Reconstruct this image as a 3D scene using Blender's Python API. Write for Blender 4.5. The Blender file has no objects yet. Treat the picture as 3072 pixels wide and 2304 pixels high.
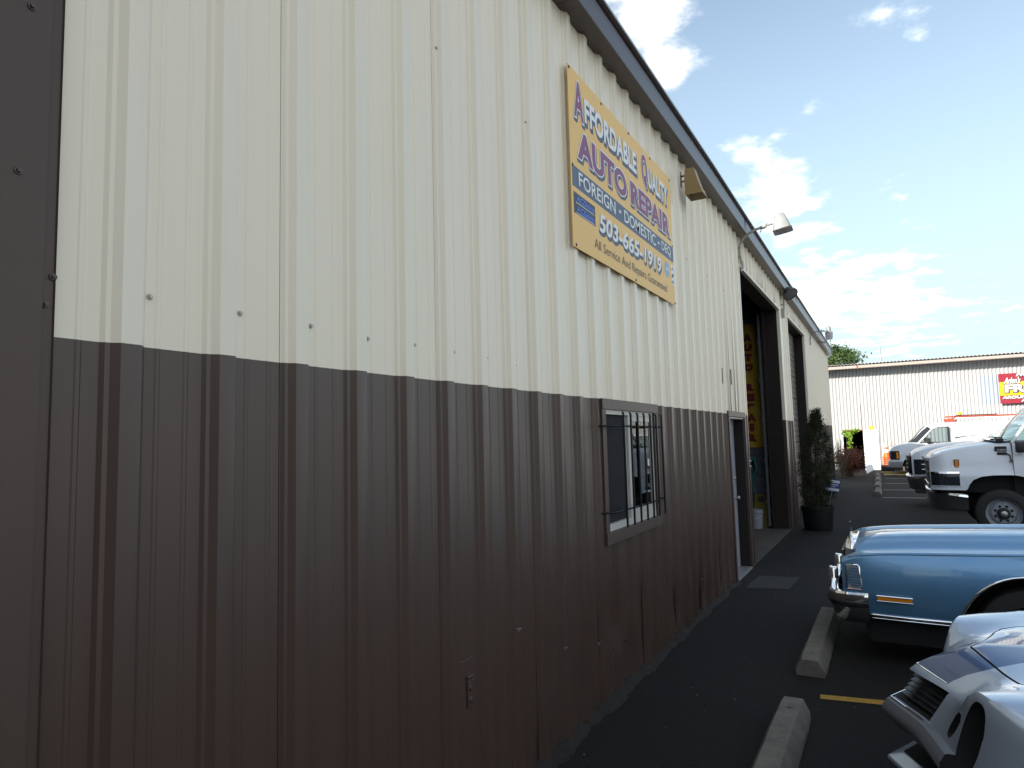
import bpy, bmesh, math, random
from mathutils import Vector, Matrix
import numpy as np

R = math.radians
random.seed(7)
rng = np.random.default_rng(7)
scene = bpy.context.scene
COL = scene.collection

# ----------------------------------------------------------------- camera
cam_d = bpy.data.cameras.new('camera')
cam = bpy.data.objects.new('camera', cam_d)
COL.objects.link(cam)
cam_d.sensor_width = 36.0
cam_d.lens = 36.0 * 1996.25 / 3072.0
cam_d.clip_start = 0.05
cam_d.clip_end = 3000
c_r = Vector((0.8685, 0.4950, -0.0255)); c_u = Vector((0.0652, -0.0631, 0.9959)); c_f = c_r.cross(c_u) * -1
c_r.normalize(); c_f = c_u.cross(c_r).normalized(); c_u = c_r.cross(c_f).normalized()
cam.matrix_world = Matrix(((c_r.x, c_u.x, -c_f.x, 1.850), (c_r.y, c_u.y, -c_f.y, 0.0),
                           (c_r.z, c_u.z, -c_f.z, 1.8315), (0, 0, 0, 1)))
scene.camera = cam

# ----------------------------------------------------------------- light, sky, exposure
SUN = Vector((-1.03, -1.95, 1.0)).normalized()
sun_el = math.asin(SUN.z)
sun_az = math.atan2(SUN.x, SUN.y)
sd = bpy.data.lights.new('sun', 'SUN')
sd.energy = 3.5
sd.angle = R(0.53)
sd.color = (1.0, 0.96, 0.91)
so = bpy.data.objects.new('sun', sd)
COL.objects.link(so)
so.location = (-20, -30, 30)
so.rotation_euler = SUN.to_track_quat('Z', 'Y').to_euler()

world = bpy.data.worlds.new('World')
scene.world = world
world.use_nodes = True
wn = world.node_tree.nodes; wl = world.node_tree.links
wn.clear()
w_out = wn.new('ShaderNodeOutputWorld')
w_bg = wn.new('ShaderNodeBackground')
w_bg.inputs['Strength'].default_value = 0.118
sky = wn.new('ShaderNodeTexSky')
sky.sky_type = 'NISHITA'
sky.sun_disc = False
sky.sun_elevation = sun_el
sky.sun_rotation = sun_az
sky.altitude = 100
sky.air_density = 0.9
sky.dust_density = 0.5
sky.ozone_density = 1.0
tc = wn.new('ShaderNodeTexCoord')

def wmath(op, a, b=None, c=None):
    n = wn.new('ShaderNodeMath'); n.operation = op
    for i, v in enumerate((a, b, c)):
        if v is None: continue
        if isinstance(v, (int, float)): n.inputs[i].default_value = v
        else: wl.new(v, n.inputs[i])
    return n.outputs[0]

sep = wn.new('ShaderNodeSeparateXYZ'); wl.new(tc.outputs['Generated'], sep.inputs[0])
zz = wmath('MAXIMUM', sep.outputs[2], 0.03)
zz = wmath('ADD', zz, 0.12)
cmb = wn.new('ShaderNodeCombineXYZ')
wl.new(wmath('DIVIDE', sep.outputs[0], zz), cmb.inputs[0])
wl.new(wmath('DIVIDE', sep.outputs[1], zz), cmb.inputs[1])
nz = wn.new('ShaderNodeTexNoise'); nz.inputs['Scale'].default_value = 1.1; nz.inputs['Detail'].default_value = 3
nz.inputs['Roughness'].default_value = 0.55
wl.new(cmb.outputs[0], nz.inputs['Vector'])
nzf = wn.new('ShaderNodeTexNoise'); nzf.inputs['Scale'].default_value = 5.5; nzf.inputs['Detail'].default_value = 6
nzf.inputs['Roughness'].default_value = 0.60
wl.new(cmb.outputs[0], nzf.inputs['Vector'])
# the clouds that stand in the sky over the lot: direction, angular half-size, density
CLOUDS = [((-0.230, 0.805, 0.545), 0.090, 1.10), ((-0.2309, 0.8429, 0.4861), 0.035, 0.9), ((-0.135, 0.932, 0.338), 0.062, 1.10),
          ((-0.075, 0.942, 0.325), 0.040, 0.65), ((0.030, 0.948, 0.316), 0.026, 0.62),
          ((0.0113, 0.8729, 0.4878), 0.020, 0.34), ((0.0595, 0.8828, 0.466), 0.018, 0.40), ((-0.085, 0.973, 0.212), 0.075, 0.85),
          ((-0.020, 0.984, 0.165), 0.085, 0.80), ((0.090, 0.984, 0.150), 0.08, 0.5)]
cov = None
for d, wd, am in CLOUDS:
    dv = Vector(d).normalized()
    vm = wn.new('ShaderNodeVectorMath'); vm.operation = 'DISTANCE'
    wl.new(tc.outputs['Generated'], vm.inputs[0]); vm.inputs[1].default_value = dv
    t = wmath('DIVIDE', vm.outputs['Value'], wd)
    t = wmath('MULTIPLY', wmath('MULTIPLY', t, t), -1.0)
    t = wmath('MULTIPLY', wmath('EXPONENT', t), am)
    cov = t if cov is None else wmath('ADD', cov, t)
cov = wmath('MULTIPLY', cov, 0.46)
base = wmath('MULTIPLY', wmath('SUBTRACT', nz.outputs['Fac'], 0.47), 1.1)
# the field of loose cumulus over the rest of the sky thins out in the open blue ahead
vm = wn.new('ShaderNodeVectorMath'); vm.operation = 'DISTANCE'
wl.new(tc.outputs['Generated'], vm.inputs[0]); vm.inputs[1].default_value = Vector((0.02, 0.93, 0.36)).normalized()
gap = wn.new('ShaderNodeMapRange'); gap.interpolation_type = 'SMOOTHSTEP'; wl.new(vm.outputs['Value'], gap.inputs['Value'])
gap.inputs['From Min'].default_value = 0.35; gap.inputs['From Max'].default_value = 0.75; gap.inputs['To Min'].default_value = -0.24; gap.inputs['To Max'].default_value = 0.13
dens = wmath('ADD', wmath('ADD', cov, wmath('ADD', base, gap.outputs[0])), wmath('MULTIPLY', wmath('SUBTRACT', nzf.outputs['Fac'], 0.54), 1.6))
mr = wn.new('ShaderNodeMapRange'); mr.interpolation_type = 'SMOOTHSTEP'
wl.new(dens, mr.inputs['Value'])
mr.inputs['From Min'].default_value = -0.02; mr.inputs['From Max'].default_value = 0.86
mr.inputs['To Min'].default_value = 0.0; mr.inputs['To Max'].default_value = 0.95
# thin pale veil that thickens towards the horizon
veil = wn.new('ShaderNodeMapRange'); wl.new(sep.outputs[2], veil.inputs['Value'])
veil.inputs['From Min'].default_value = 0.0; veil.inputs['From Max'].default_value = 0.60
veil.inputs['To Min'].default_value = 1.10; veil.inputs['To Max'].default_value = 0.15
mixv = wn.new('ShaderNodeMixRGB'); wl.new(wmath('MINIMUM', veil.outputs[0], 0.95), mixv.inputs['Fac'])
wl.new(sky.outputs['Color'], mixv.inputs['Color1']); mixv.inputs['Color2'].default_value = (2.75, 3.75, 4.6, 1)
mixc = wn.new('ShaderNodeMixRGB'); wl.new(mr.outputs[0], mixc.inputs['Fac'])
wl.new(mixv.outputs[0], mixc.inputs['Color1'])
mixc.inputs['Color2'].default_value = (16.5, 15.5, 14.2, 1)
wl.new(mixc.outputs[0], w_bg.inputs['Color'])
wl.new(w_bg.outputs[0], w_out.inputs['Surface'])

vs = scene.view_settings
vs.view_transform = 'Standard'
vs.look = 'None'
vs.gamma = 1.0
vs.exposure = 1.18
vs.use_curve_mapping = False
vs.use_white_balance = True          # camera white balance set for open shade
vs.white_balance_temperature = 7150
vs.white_balance_tint = 9
try:
    scene.cycles.max_bounces = 5
    scene.cycles.diffuse_bounces = 3
    scene.cycles.glossy_bounces = 3
    scene.cycles.caustics_reflective = False
    scene.cycles.caustics_refractive = False
    scene.cycles.transparent_max_bounces = 12
except Exception:
    pass

# ----------------------------------------------------------------- helpers
class MB:
    """collects faces; build() links them as one mesh object"""
    def __init__(s): s.v = []; s.f = []
    def quad(s, *p):
        n = len(s.v); s.v += [tuple(q) for q in p]; s.f.append(tuple(range(n, n + len(p)))); return s
    def box(s, x0, x1, y0, y1, z0, z1):
        n = len(s.v)
        s.v += [(x0, y0, z0), (x1, y0, z0), (x1, y1, z0), (x0, y1, z0), (x0, y0, z1), (x1, y0, z1), (x1, y1, z1), (x0, y1, z1)]
        for q in ((3, 2, 1, 0), (4, 5, 6, 7), (0, 1, 5, 4), (1, 2, 6, 5), (2, 3, 7, 6), (3, 0, 4, 7)):
            s.f.append(tuple(n + i for i in q))
        return s
    def hull8(s, bottom, top):
        n = len(s.v); s.v += [tuple(p) for p in bottom] + [tuple(p) for p in top]; k = len(bottom)
        s.f.append(tuple(n + i for i in reversed(range(k)))); s.f.append(tuple(n + k + i for i in range(k)))
        for i in range(k):
            j = (i + 1) % k; s.f.append((n + i, n + j, n + k + j, n + k + i))
        return s
    def prism(s, pts, axis, a, b):
        """polygon pts (2D) extruded along axis from a to b; axis 0: (y,z), 1: (x,z), 2: (x,y)"""
        def P(q, t):
            return (t, q[0], q[1]) if axis == 0 else ((q[0], t, q[1]) if axis == 1 else (q[0], q[1], t))
        return s.hull8([P(q, a) for q in pts], [P(q, b) for q in pts])
    def grid(s, rows, close_u=False):
        n = len(s.v); h = len(rows); w = len(rows[0])
        for r in rows: s.v += [tuple(p) for p in r]
        for i in range(h - 1):
            for j in range(w - (0 if close_u else 1)):
                k = (j + 1) % w
                s.f.append((n + i * w + j, n + i * w + k, n + (i + 1) * w + k, n + (i + 1) * w + j))
        return s
    def tube(s, path, r, n=8, cap=True):
        path = [Vector(p) for p in path]; rows = []
        rr = r if isinstance(r, (list, tuple)) else [r] * len(path)
        up = Vector((0, 0, 1))
        for i, p in enumerate(path):
            t = (path[min(i + 1, len(path) - 1)] - path[max(i - 1, 0)]).normalized()
            if i == 0:
                a = t.cross(up)
                if a.length < 0.05: a = t.cross(Vector((1, 0, 0)))
            else:
                a = a - t * a.dot(t)
            a.normalize(); b = t.cross(a)
            rows.append([p + (a * math.cos(2 * math.pi * k / n) + b * math.sin(2 * math.pi * k / n)) * rr[i] for k in range(n)])
        base = len(s.v); s.grid(rows, True)
        if cap:
            s.f.append(tuple(base + i for i in range(n))); L = base + (len(rows) - 1) * n
            s.f.append(tuple(L + i for i in reversed(range(n))))
        return s
    def lathe(s, prof, c=(0, 0, 0), axis=2, n=24):
        """prof [(r, h)]"""
        rows = []
        for r, h in prof:
            row = []
            for k in range(n):
                a = 2 * math.pi * k / n; u, w = r * math.cos(a), r * math.sin(a)
                row.append((c[0] + u, c[1] + w, c[2] + h) if axis == 2 else ((c[0] + u, c[1] + h, c[2] + w) if axis == 1 else (c[0] + h, c[1] + u, c[2] + w)))
            rows.append(row)
        return s.grid(rows, True)
    def add(s, verts, faces):
        n = len(s.v); s.v += [tuple(p) for p in verts]; s.f += [tuple(n + i for i in f) for f in faces]; return s
    def mesh(s, name, m, smooth=None, bevel=0, off=(0, 0, 0), recalc=True):
        me = bpy.data.meshes.new(name)
        o = Vector(off)
        me.from_pydata([tuple(Vector(p) - o) for p in s.v], [], s.f)
        bm = bmesh.new(); bm.from_mesh(me)
        if recalc:
            bmesh.ops.remove_doubles(bm, verts=bm.verts, dist=1e-5)
            bmesh.ops.recalc_face_normals(bm, faces=bm.faces)
        if bevel:
            bmesh.ops.bevel(bm, geom=[e for e in bm.edges if len(e.link_faces) == 2 and e.calc_face_angle(0) > 0.5],
                            offset=bevel, segments=2, affect='EDGES', profile=0.5)
        bm.to_mesh(me); bm.free()
        me.materials.append(m)
        if smooth is not None:
            me.polygons.foreach_set('use_smooth', [True] * len(me.polygons))
            me.set_sharp_from_angle(angle=R(smooth))
        return me
    def build(s, name, m, parent=None, smooth=None, bevel=0, local=False, origin=None, recalc=True):
        off = Vector((0, 0, 0))
        if not local:
            p = parent
            while p is not None: off += p.location; p = p.parent
        loc = Vector((0, 0, 0))
        if origin is not None:
            loc = Vector(origin) - off; off = Vector(origin)
        me = s.mesh(name, m, smooth, bevel, off, recalc)
        ob = bpy.data.objects.new(name, me); COL.objects.link(ob)
        ob.location = loc
        if parent: ob.parent = parent
        return ob

def link_mesh(name, me, parent=None, loc=(0, 0, 0), rot=None):
    ob = bpy.data.objects.new(name, me); COL.objects.link(ob)
    ob.location = loc
    if rot: ob.rotation_euler = rot
    if parent: ob.parent = parent
    return ob

def tag(o, label=None, cat=None, group=None, kind=None):
    if label: o['label'] = label
    if cat: o['category'] = cat
    if group: o['group'] = group
    if kind: o['kind'] = kind
    return o

def thing(name, label, cat, loc=(0, 0, 0), group=None, rz=0.0):
    o = bpy.data.objects.new(name, None); COL.objects.link(o)
    o.location = loc; o.rotation_euler = (0, 0, rz); o.empty_display_size = 0.2
    return tag(o, label, cat, group)

def copy_tree(o, parent=None):
    c = o.copy(); COL.objects.link(c); c.parent = parent
    for ch in list(o.children): copy_tree(ch, c)
    return c

def lerp_tab(tab, x):
    if x <= tab[0][0]: return tab[0][1]
    for (a, va), (b, vb) in zip(tab, tab[1:]):
        if x <= b: return va + (vb - va) * (x - a) / (b - a)
    return tab[-1][1]

def smooth_tab(tab, x):
    """smoothstep-free Catmull-Rom through the table"""
    n = len(tab)
    if x <= tab[0][0]: return tab[0][1]
    if x >= tab[-1][0]: return tab[-1][1]
    for i in range(n - 1):
        if x <= tab[i + 1][0]:
            x0, y0 = tab[i]; x1, y1 = tab[i + 1]
            m0 = (y1 - tab[i - 1][1]) / (x1 - tab[i - 1][0]) if i > 0 else (y1 - y0) / (x1 - x0)
            m1 = (tab[i + 2][1] - y0) / (tab[i + 2][0] - x0) if i + 2 < n else (y1 - y0) / (x1 - x0)
            h = x1 - x0; t = (x - x0) / h
            return ((2 * t**3 - 3 * t**2 + 1) * y0 + (t**3 - 2 * t**2 + t) * h * m0 + (-2 * t**3 + 3 * t**2) * y1 + (t**3 - t**2) * h * m1)

def frange(a, b, n): return [a + (b - a) * i / (n - 1) for i in range(n)]

# ----------------------------------------------------------------- materials
def mat(name, col, rough=0.5, metal=0.0, spec=0.5, coat=0.0, coat_rough=0.05, var=None, bump=None, rvar=None, stretch=None, emit=None):
    """var=(scale, amount, colour2), bump=(scale, strength), rvar=(scale, amount); stretch scales the object coordinates"""
    m = bpy.data.materials.new(name); m.use_nodes = True
    nt = m.node_tree; N = nt.nodes; L = nt.links; b = N['Principled BSDF']
    b.inputs['Base Color'].default_value = (*col, 1); b.inputs['Roughness'].default_value = rough
    b.inputs['Metallic'].default_value = metal; b.inputs['Specular IOR Level'].default_value = spec
    b.inputs['Coat Weight'].default_value = coat; b.inputs['Coat Roughness'].default_value = coat_rough
    if emit:
        b.inputs['Emission Color'].default_value = (*emit[0], 1); b.inputs['Emission Strength'].default_value = emit[1]
    if var or bump or rvar:
        t = N.new('ShaderNodeTexCoord'); mp = N.new('ShaderNodeMapping'); L.new(t.outputs['Object'], mp.inputs[0])
        if stretch: mp.inputs['Scale'].default_value = stretch
        vec = mp.outputs[0]
    if var:
        n = N.new('ShaderNodeTexNoise'); n.inputs['Scale'].default_value = var[0]; n.inputs['Detail'].default_value = 6; n.inputs['Roughness'].default_value = 0.6
        L.new(vec, n.inputs['Vector'])
        r = N.new('ShaderNodeMapRange'); L.new(n.outputs['Fac'], r.inputs[0]); r.inputs[1].default_value = 0.35; r.inputs[2].default_value = 0.68
        r.inputs[4].default_value = var[1]
        x = N.new('ShaderNodeMixRGB'); L.new(r.outputs[0], x.inputs[0]); x.inputs[1].default_value = (*col, 1); x.inputs[2].default_value = (*var[2], 1)
        L.new(x.outputs[0], b.inputs['Base Color'])
    if rvar:
        n = N.new('ShaderNodeTexNoise'); n.inputs['Scale'].default_value = rvar[0]; n.inputs['Detail'].default_value = 4; L.new(vec, n.inputs['Vector'])
        r = N.new('ShaderNodeMapRange'); L.new(n.outputs['Fac'], r.inputs[0]); r.inputs[1].default_value = 0.3; r.inputs[2].default_value = 0.7
        r.inputs[3].default_value = max(0.02, rough - rvar[1]); r.inputs[4].default_value = rough + rvar[1]; L.new(r.outputs[0], b.inputs['Roughness'])
    if bump:
        n = N.new('ShaderNodeTexNoise'); n.inputs['Scale'].default_value = bump[0]; n.inputs['Detail'].default_value = 5; L.new(vec, n.inputs['Vector'])
        u = N.new('ShaderNodeBump'); u.inputs['Strength'].default_value = bump[1]; u.inputs['Distance'].default_value = 0.01
        L.new(n.outputs['Fac'], u.inputs['Height']); L.new(u.outputs[0], b.inputs['Normal'])
    return m

def two_tone_panel():
    """steel siding, painted cream above 2.13 m and brown below, with streaks, grime and slight oil canning"""
    m = bpy.data.materials.new('siding_paint'); m.use_nodes = True
    nt = m.node_tree; N = nt.nodes; L = nt.links; b = N['Principled BSDF']
    t = N.new('ShaderNodeTexCoord'); sp = N.new('ShaderNodeSeparateXYZ'); L.new(t.outputs['Object'], sp.inputs[0])
    gt = N.new('ShaderNodeMath'); gt.operation = 'GREATER_THAN'; L.new(sp.outputs[2], gt.inputs[0]); gt.inputs[1].default_value = 2.13
    mp = N.new('ShaderNodeMapping'); L.new(t.outputs['Object'], mp.inputs[0]); mp.inputs['Scale'].default_value = (9, 9, 0.35)
    n1 = N.new('ShaderNodeTexNoise'); n1.inputs['Scale'].default_value = 2.2; n1.inputs['Detail'].default_value = 7; n1.inputs['Roughness'].default_value = 0.65
    L.new(mp.outputs[0], n1.inputs['Vector'])
    r1 = N.new('ShaderNodeMapRange'); L.new(n1.outputs['Fac'], r1.inputs[0]); r1.inputs[1].default_value = 0.46; r1.inputs[2].default_value = 0.78
    n2 = N.new('ShaderNodeTexNoise'); n2.inputs['Scale'].default_value = 1.3; n2.inputs['Detail'].default_value = 3
    L.new(t.outputs['Object'], n2.inputs['Vector'])
    cr = N.new('ShaderNodeMixRGB'); L.new(r1.outputs[0], cr.inputs[0]); cr.inputs[1].default_value = (0.80, 0.73, 0.605, 1); cr.inputs[2].default_value = (0.775, 0.705, 0.58, 1)
    br = N.new('ShaderNodeMixRGB'); L.new(r1.outputs[0], br.inputs[0]); br.inputs[1].default_value = (0.069, 0.0435, 0.0345, 1); br.inputs[2].default_value = (0.064, 0.0405, 0.0325, 1)
    # scuffs on the brown part
    n3 = N.new('ShaderNodeTexNoise'); n3.inputs['Scale'].default_value = 7; n3.inputs['Detail'].default_value = 8; L.new(t.outputs['Object'], n3.inputs['Vector'])
    r3 = N.new('ShaderNodeMapRange'); L.new(n3.outputs['Fac'], r3.inputs[0]); r3.inputs[1].default_value = 0.60; r3.inputs[2].default_value = 0.74; r3.inputs[4].default_value = 0.14
    br2 = N.new('ShaderNodeMixRGB'); L.new(r3.outputs[0], br2.inputs[0]); L.new(br.outputs[0], br2.inputs[1]); br2.inputs[2].default_value = (0.078, 0.055, 0.046, 1)
    mx = N.new('ShaderNodeMixRGB'); L.new(gt.outputs[0], mx.inputs[0]); L.new(br2.outputs[0], mx.inputs[1]); L.new(cr.outputs[0], mx.inputs[2])
    L.new(mx.outputs[0], b.inputs['Base Color'])
    rr = N.new('ShaderNodeMapRange'); L.new(n2.outputs['Fac'], rr.inputs[0]); rr.inputs[3].default_value = 0.30; rr.inputs[4].default_value = 0.42
    L.new(rr.outputs[0], b.inputs['Roughness'])
    b.inputs['Specular IOR Level'].default_value = 0.46
    mp2 = N.new('ShaderNodeMapping'); L.new(t.outputs['Object'], mp2.inputs[0]); mp2.inputs['Scale'].default_value = (3, 3, 0.5)
    n4 = N.new('ShaderNodeTexNoise'); n4.inputs['Scale'].default_value = 1.6; n4.inputs['Detail'].default_value = 2; L.new(mp2.outputs[0], n4.inputs['Vector'])
    bu = N.new('ShaderNodeBump'); bu.inputs['Strength'].default_value = 0.10; bu.inputs['Distance'].default_value = 0.02; L.new(n4.outputs['Fac'], bu.inputs['Height'])
    L.new(bu.outputs[0], b.inputs['Normal'])
    return m

def asphalt():
    m = bpy.data.materials.new('asphalt'); m.use_nodes = True
    nt = m.node_tree; N = nt.nodes; L = nt.links; b = N['Principled BSDF']
    t = N.new('ShaderNodeTexCoord')
    n1 = N.new('ShaderNodeTexNoise'); n1.inputs['Scale'].default_value = 0.5; n1.inputs['Detail'].default_value = 6; L.new(t.outputs['Object'], n1.inputs['Vector'])
    n2 = N.new('ShaderNodeTexNoise'); n2.inputs['Scale'].default_value = 160; n2.inputs['Detail'].default_value = 3; L.new(t.outputs['Object'], n2.inputs['Vector'])
    vo = N.new('ShaderNodeTexVoronoi'); vo.inputs['Scale'].default_value = 90; L.new(t.outputs['Object'], vo.inputs['Vector'])
    r = N.new('ShaderNodeMapRange'); L.new(n1.outputs['Fac'], r.inputs[0]); r.inputs[1].default_value = 0.3; r.inputs[2].default_value = 0.7
    x = N.new('ShaderNodeMixRGB'); L.new(r.outputs[0], x.inputs[0]); x.inputs[1].default_value = (0.0056, 0.0051, 0.0053, 1); x.inputs[2].default_value = (0.0095, 0.0087, 0.0089, 1)
    y = N.new('ShaderNodeMixRGB'); y.blend_type = 'MULTIPLY'; y.inputs[0].default_value = 0.8; L.new(x.outputs[0], y.inputs[1])
    r2 = N.new('ShaderNodeMapRange'); L.new(n2.outputs['Fac'], r2.inputs[0]); r2.inputs[1].default_value = 0.3; r2.inputs[2].default_value = 0.75; r2.inputs[3].default_value = 0.5; r2.inputs[4].default_value = 1.5
    L.new(r2.outputs[0], y.inputs[2])
    v2 = N.new('ShaderNodeTexVoronoi'); v2.inputs['Scale'].default_value = 55; L.new(t.outputs['Object'], v2.inputs['Vector'])
    lt = N.new('ShaderNodeMath'); lt.operation = 'LESS_THAN'; L.new(v2.outputs['Distance'], lt.inputs[0]); lt.inputs[1].default_value = 0.16
    sx = N.new('ShaderNodeSeparateXYZ'); L.new(v2.outputs['Color'], sx.inputs[0])
    gt = N.new('ShaderNodeMath'); gt.operation = 'GREATER_THAN'; L.new(sx.outputs[0], gt.inputs[0]); gt.inputs[1].default_value = 0.72
    am = N.new('ShaderNodeMath'); am.operation = 'MULTIPLY'; L.new(lt.outputs[0], am.inputs[0]); L.new(gt.outputs[0], am.inputs[1])
    st = N.new('ShaderNodeMixRGB'); L.new(am.outputs[0], st.inputs[0]); L.new(y.outputs[0], st.inputs[1]); st.inputs[2].default_value = (0.030, 0.028, 0.027, 1)
    n5 = N.new('ShaderNodeTexNoise'); n5.inputs['Scale'].default_value = 1.7; n5.inputs['Detail'].default_value = 5; n5.inputs['Roughness'].default_value = 0.7; L.new(t.outputs['Object'], n5.inputs['Vector'])
    r5 = N.new('ShaderNodeMapRange'); L.new(n5.outputs['Fac'], r5.inputs[0]); r5.inputs[1].default_value = 0.54; r5.inputs[2].default_value = 0.66; r5.inputs[4].default_value = 0.6
    oil = N.new('ShaderNodeMixRGB'); L.new(r5.outputs[0], oil.inputs[0]); L.new(st.outputs[0], oil.inputs[1]); oil.inputs[2].default_value = (0.0045, 0.0042, 0.0045, 1)
    L.new(oil.outputs[0], b.inputs['Base Color'])
    b.inputs['Roughness'].default_value = 0.85; b.inputs['Specular IOR Level'].default_value = 0.3
    bu = N.new('ShaderNodeBump'); bu.inputs['Strength'].default_value = 0.6; bu.inputs['Distance'].default_value = 0.006
    L.new(vo.outputs['Distance'], bu.inputs['Height']); L.new(bu.outputs[0], b.inputs['Normal'])
    return m

def glass(name, tint=(0.75, 0.8, 0.82), dark=0.0):
    m = bpy.data.materials.new(name); m.use_nodes = True
    nt = m.node_tree; N = nt.nodes; L = nt.links; N.clear()
    o = N.new('ShaderNodeOutputMaterial'); tr = N.new('ShaderNodeBsdfTransparent'); tr.inputs[0].default_value = (*[c * (1 - dark) for c in tint], 1)
    gl = N.new('ShaderNodeBsdfGlossy'); gl.inputs['Roughness'].default_value = 0.01
    fr = N.new('ShaderNodeFresnel'); fr.inputs[0].default_value = 1.9
    mx = N.new('ShaderNodeMixShader'); L.new(fr.outputs[0], mx.inputs[0]); L.new(tr.outputs[0], mx.inputs[1]); L.new(gl.outputs[0], mx.inputs[2]); L.new(mx.outputs[0], o.inputs[0])
    return m

def leafy(name, c1, c2, trans=0.25):
    m = mat(name, c1, 0.6, spec=0.3, var=(3.0, 1.0, c2))
    m.node_tree.nodes['Principled BSDF'].inputs['Subsurface Weight'].default_value = 0.0
    return m

M = {}
M['siding'] = two_tone_panel()
M['asphalt'] = asphalt()
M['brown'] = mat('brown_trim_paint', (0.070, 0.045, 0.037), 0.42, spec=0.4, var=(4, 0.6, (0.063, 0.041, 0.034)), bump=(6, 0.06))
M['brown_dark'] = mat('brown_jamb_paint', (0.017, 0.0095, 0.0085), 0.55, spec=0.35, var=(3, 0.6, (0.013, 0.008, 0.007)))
M['fascia'] = mat('brown_gutter_paint', (0.060, 0.044, 0.042), 0.33, spec=0.5, var=(2, 0.5, (0.052, 0.039, 0.037)))
M['cream'] = mat('cream_trim_paint', (0.70, 0.63, 0.50), 0.42, var=(6, 0.5, (0.60, 0.54, 0.42)))
M['roofing'] = mat('roof_steel', (0.33, 0.34, 0.34), 0.45, metal=0.3)
M['sign_yellow'] = mat('sign_board_print', (0.82, 0.52, 0.175), 0.5, var=(2, 0.4, (0.79, 0.50, 0.165)))
M['sign_white'] = mat('sign_white_print', (0.78, 0.79, 0.80), 0.5)
M['sign_purple'] = mat('sign_purple_print', (0.23, 0.065, 0.16), 0.5)
M['sign_navy'] = mat('sign_slate_print', (0.07, 0.095, 0.15), 0.5)
M['sign_band'] = mat('sign_band_print', (0.085, 0.12, 0.19), 0.5)
M['sign_black'] = mat('sign_black_print', (0.02, 0.021, 0.03), 0.45)
M['sign_blue'] = mat('sign_blue_print', (0.05, 0.17, 0.70), 0.45)
M['decal_teal'] = mat('teal_decal', (0.02, 0.07, 0.10), 0.4)
M['sign_sky'] = mat('sign_paleblue_print', (0.25, 0.42, 0.62), 0.5)
M['sign_brown'] = mat('sign_brown_print', (0.13, 0.09, 0.075), 0.5)
M['steel'] = mat('galvanised_steel', (0.42, 0.43, 0.44), 0.4, metal=0.7, var=(9, 0.6, (0.33, 0.34, 0.35)))
M['screw'] = mat('screw_head', (0.42, 0.40, 0.35), 0.4, metal=0.4)
M['screw_brown'] = mat('screw_head_brown', (0.07, 0.05, 0.045), 0.4)
M['lamp_grey'] = mat('lamp_housing_grey', (0.30, 0.31, 0.32), 0.5, metal=0.2, var=(12, 0.6, (0.22, 0.225, 0.23)))
M['lamp_dark'] = mat('lamp_housing_dark', (0.075, 0.075, 0.08), 0.45)
M['lens'] = mat('lamp_lens', (0.40, 0.42, 0.44), 0.2, spec=0.5)
M['lens_dark'] = mat('lamp_lens_dusty', (0.13, 0.13, 0.135), 0.35)
M['horn'] = mat('horn_plastic', (0.34, 0.235, 0.105), 0.5, var=(8, 0.6, (0.27, 0.185, 0.085)))
M['horn_in'] = mat('horn_throat', (0.25, 0.18, 0.10), 0.6)
M['pipe'] = mat('conduit_paint', (0.40, 0.38, 0.31), 0.45, metal=0.1, var=(10, 0.6, (0.31, 0.29, 0.24)))
M['vinyl'] = mat('window_vinyl', (0.52, 0.51, 0.48), 0.4, var=(7, 0.4, (0.44, 0.43, 0.40)))
M['pane'] = glass('window_glass', (0.55, 0.58, 0.6))
M['autoglass'] = glass('vehicle_glass', (0.66, 0.74, 0.74))
M['iron'] = mat('bar_black_paint', (0.005, 0.005, 0.006), 0.55, spec=0.3)
M['screen'] = mat('insect_screen', (0.010, 0.010, 0.013), 0.7, spec=0.2, var=(2.5, 0.8, (0.016, 0.016, 0.021)))
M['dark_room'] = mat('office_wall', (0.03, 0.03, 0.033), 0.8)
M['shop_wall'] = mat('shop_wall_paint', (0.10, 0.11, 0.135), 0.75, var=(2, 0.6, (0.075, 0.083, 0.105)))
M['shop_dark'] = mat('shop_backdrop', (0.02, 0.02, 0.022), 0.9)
M['concrete'] = mat('shop_floor_concrete', (0.062, 0.056, 0.049), 0.75, var=(3, 0.9, (0.036, 0.033, 0.029)), bump=(40, 0.2))
M['stop'] = mat('cast_concrete', (0.165, 0.152, 0.130), 0.85, var=(9, 0.9, (0.095, 0.088, 0.078)), bump=(70, 0.5))
M['line'] = mat('yellow_line_paint', (0.40, 0.235, 0.035), 0.7, var=(35, 0.7, (0.22, 0.13, 0.025)), bump=(90, 0.3))
M['line_white'] = mat('pale_line_paint', (0.42, 0.40, 0.34), 0.75, var=(20, 0.9, (0.16, 0.15, 0.13)))
M['patch'] = mat('asphalt_patch', (0.026, 0.025, 0.027), 0.9, var=(20, 0.8, (0.018, 0.018, 0.020)), bump=(90, 0.4))
M['door_paint'] = mat('entry_door_paint', (0.26, 0.29, 0.34), 0.45)
M['overhead'] = mat('overhead_door_paint', (0.145, 0.118, 0.108), 0.5, var=(1.5, 0.7, (0.115, 0.096, 0.09)))
M['banner'] = mat('banner_vinyl', (0.42, 0.26, 0.010), 0.6)
M['banner_red'] = mat('banner_red_print', (0.17, 0.004, 0.004), 0.6)
M['bucket'] = mat('bucket_plastic', (0.21, 0.225, 0.27), 0.4, var=(9, 0.5, (0.16, 0.165, 0.19)))
M['safety_yellow'] = mat('safety_yellow_plastic', (0.115, 0.085, 0.004), 0.45)
M['hose'] = mat('hose_green', (0.01, 0.15, 0.13), 0.4)
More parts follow.
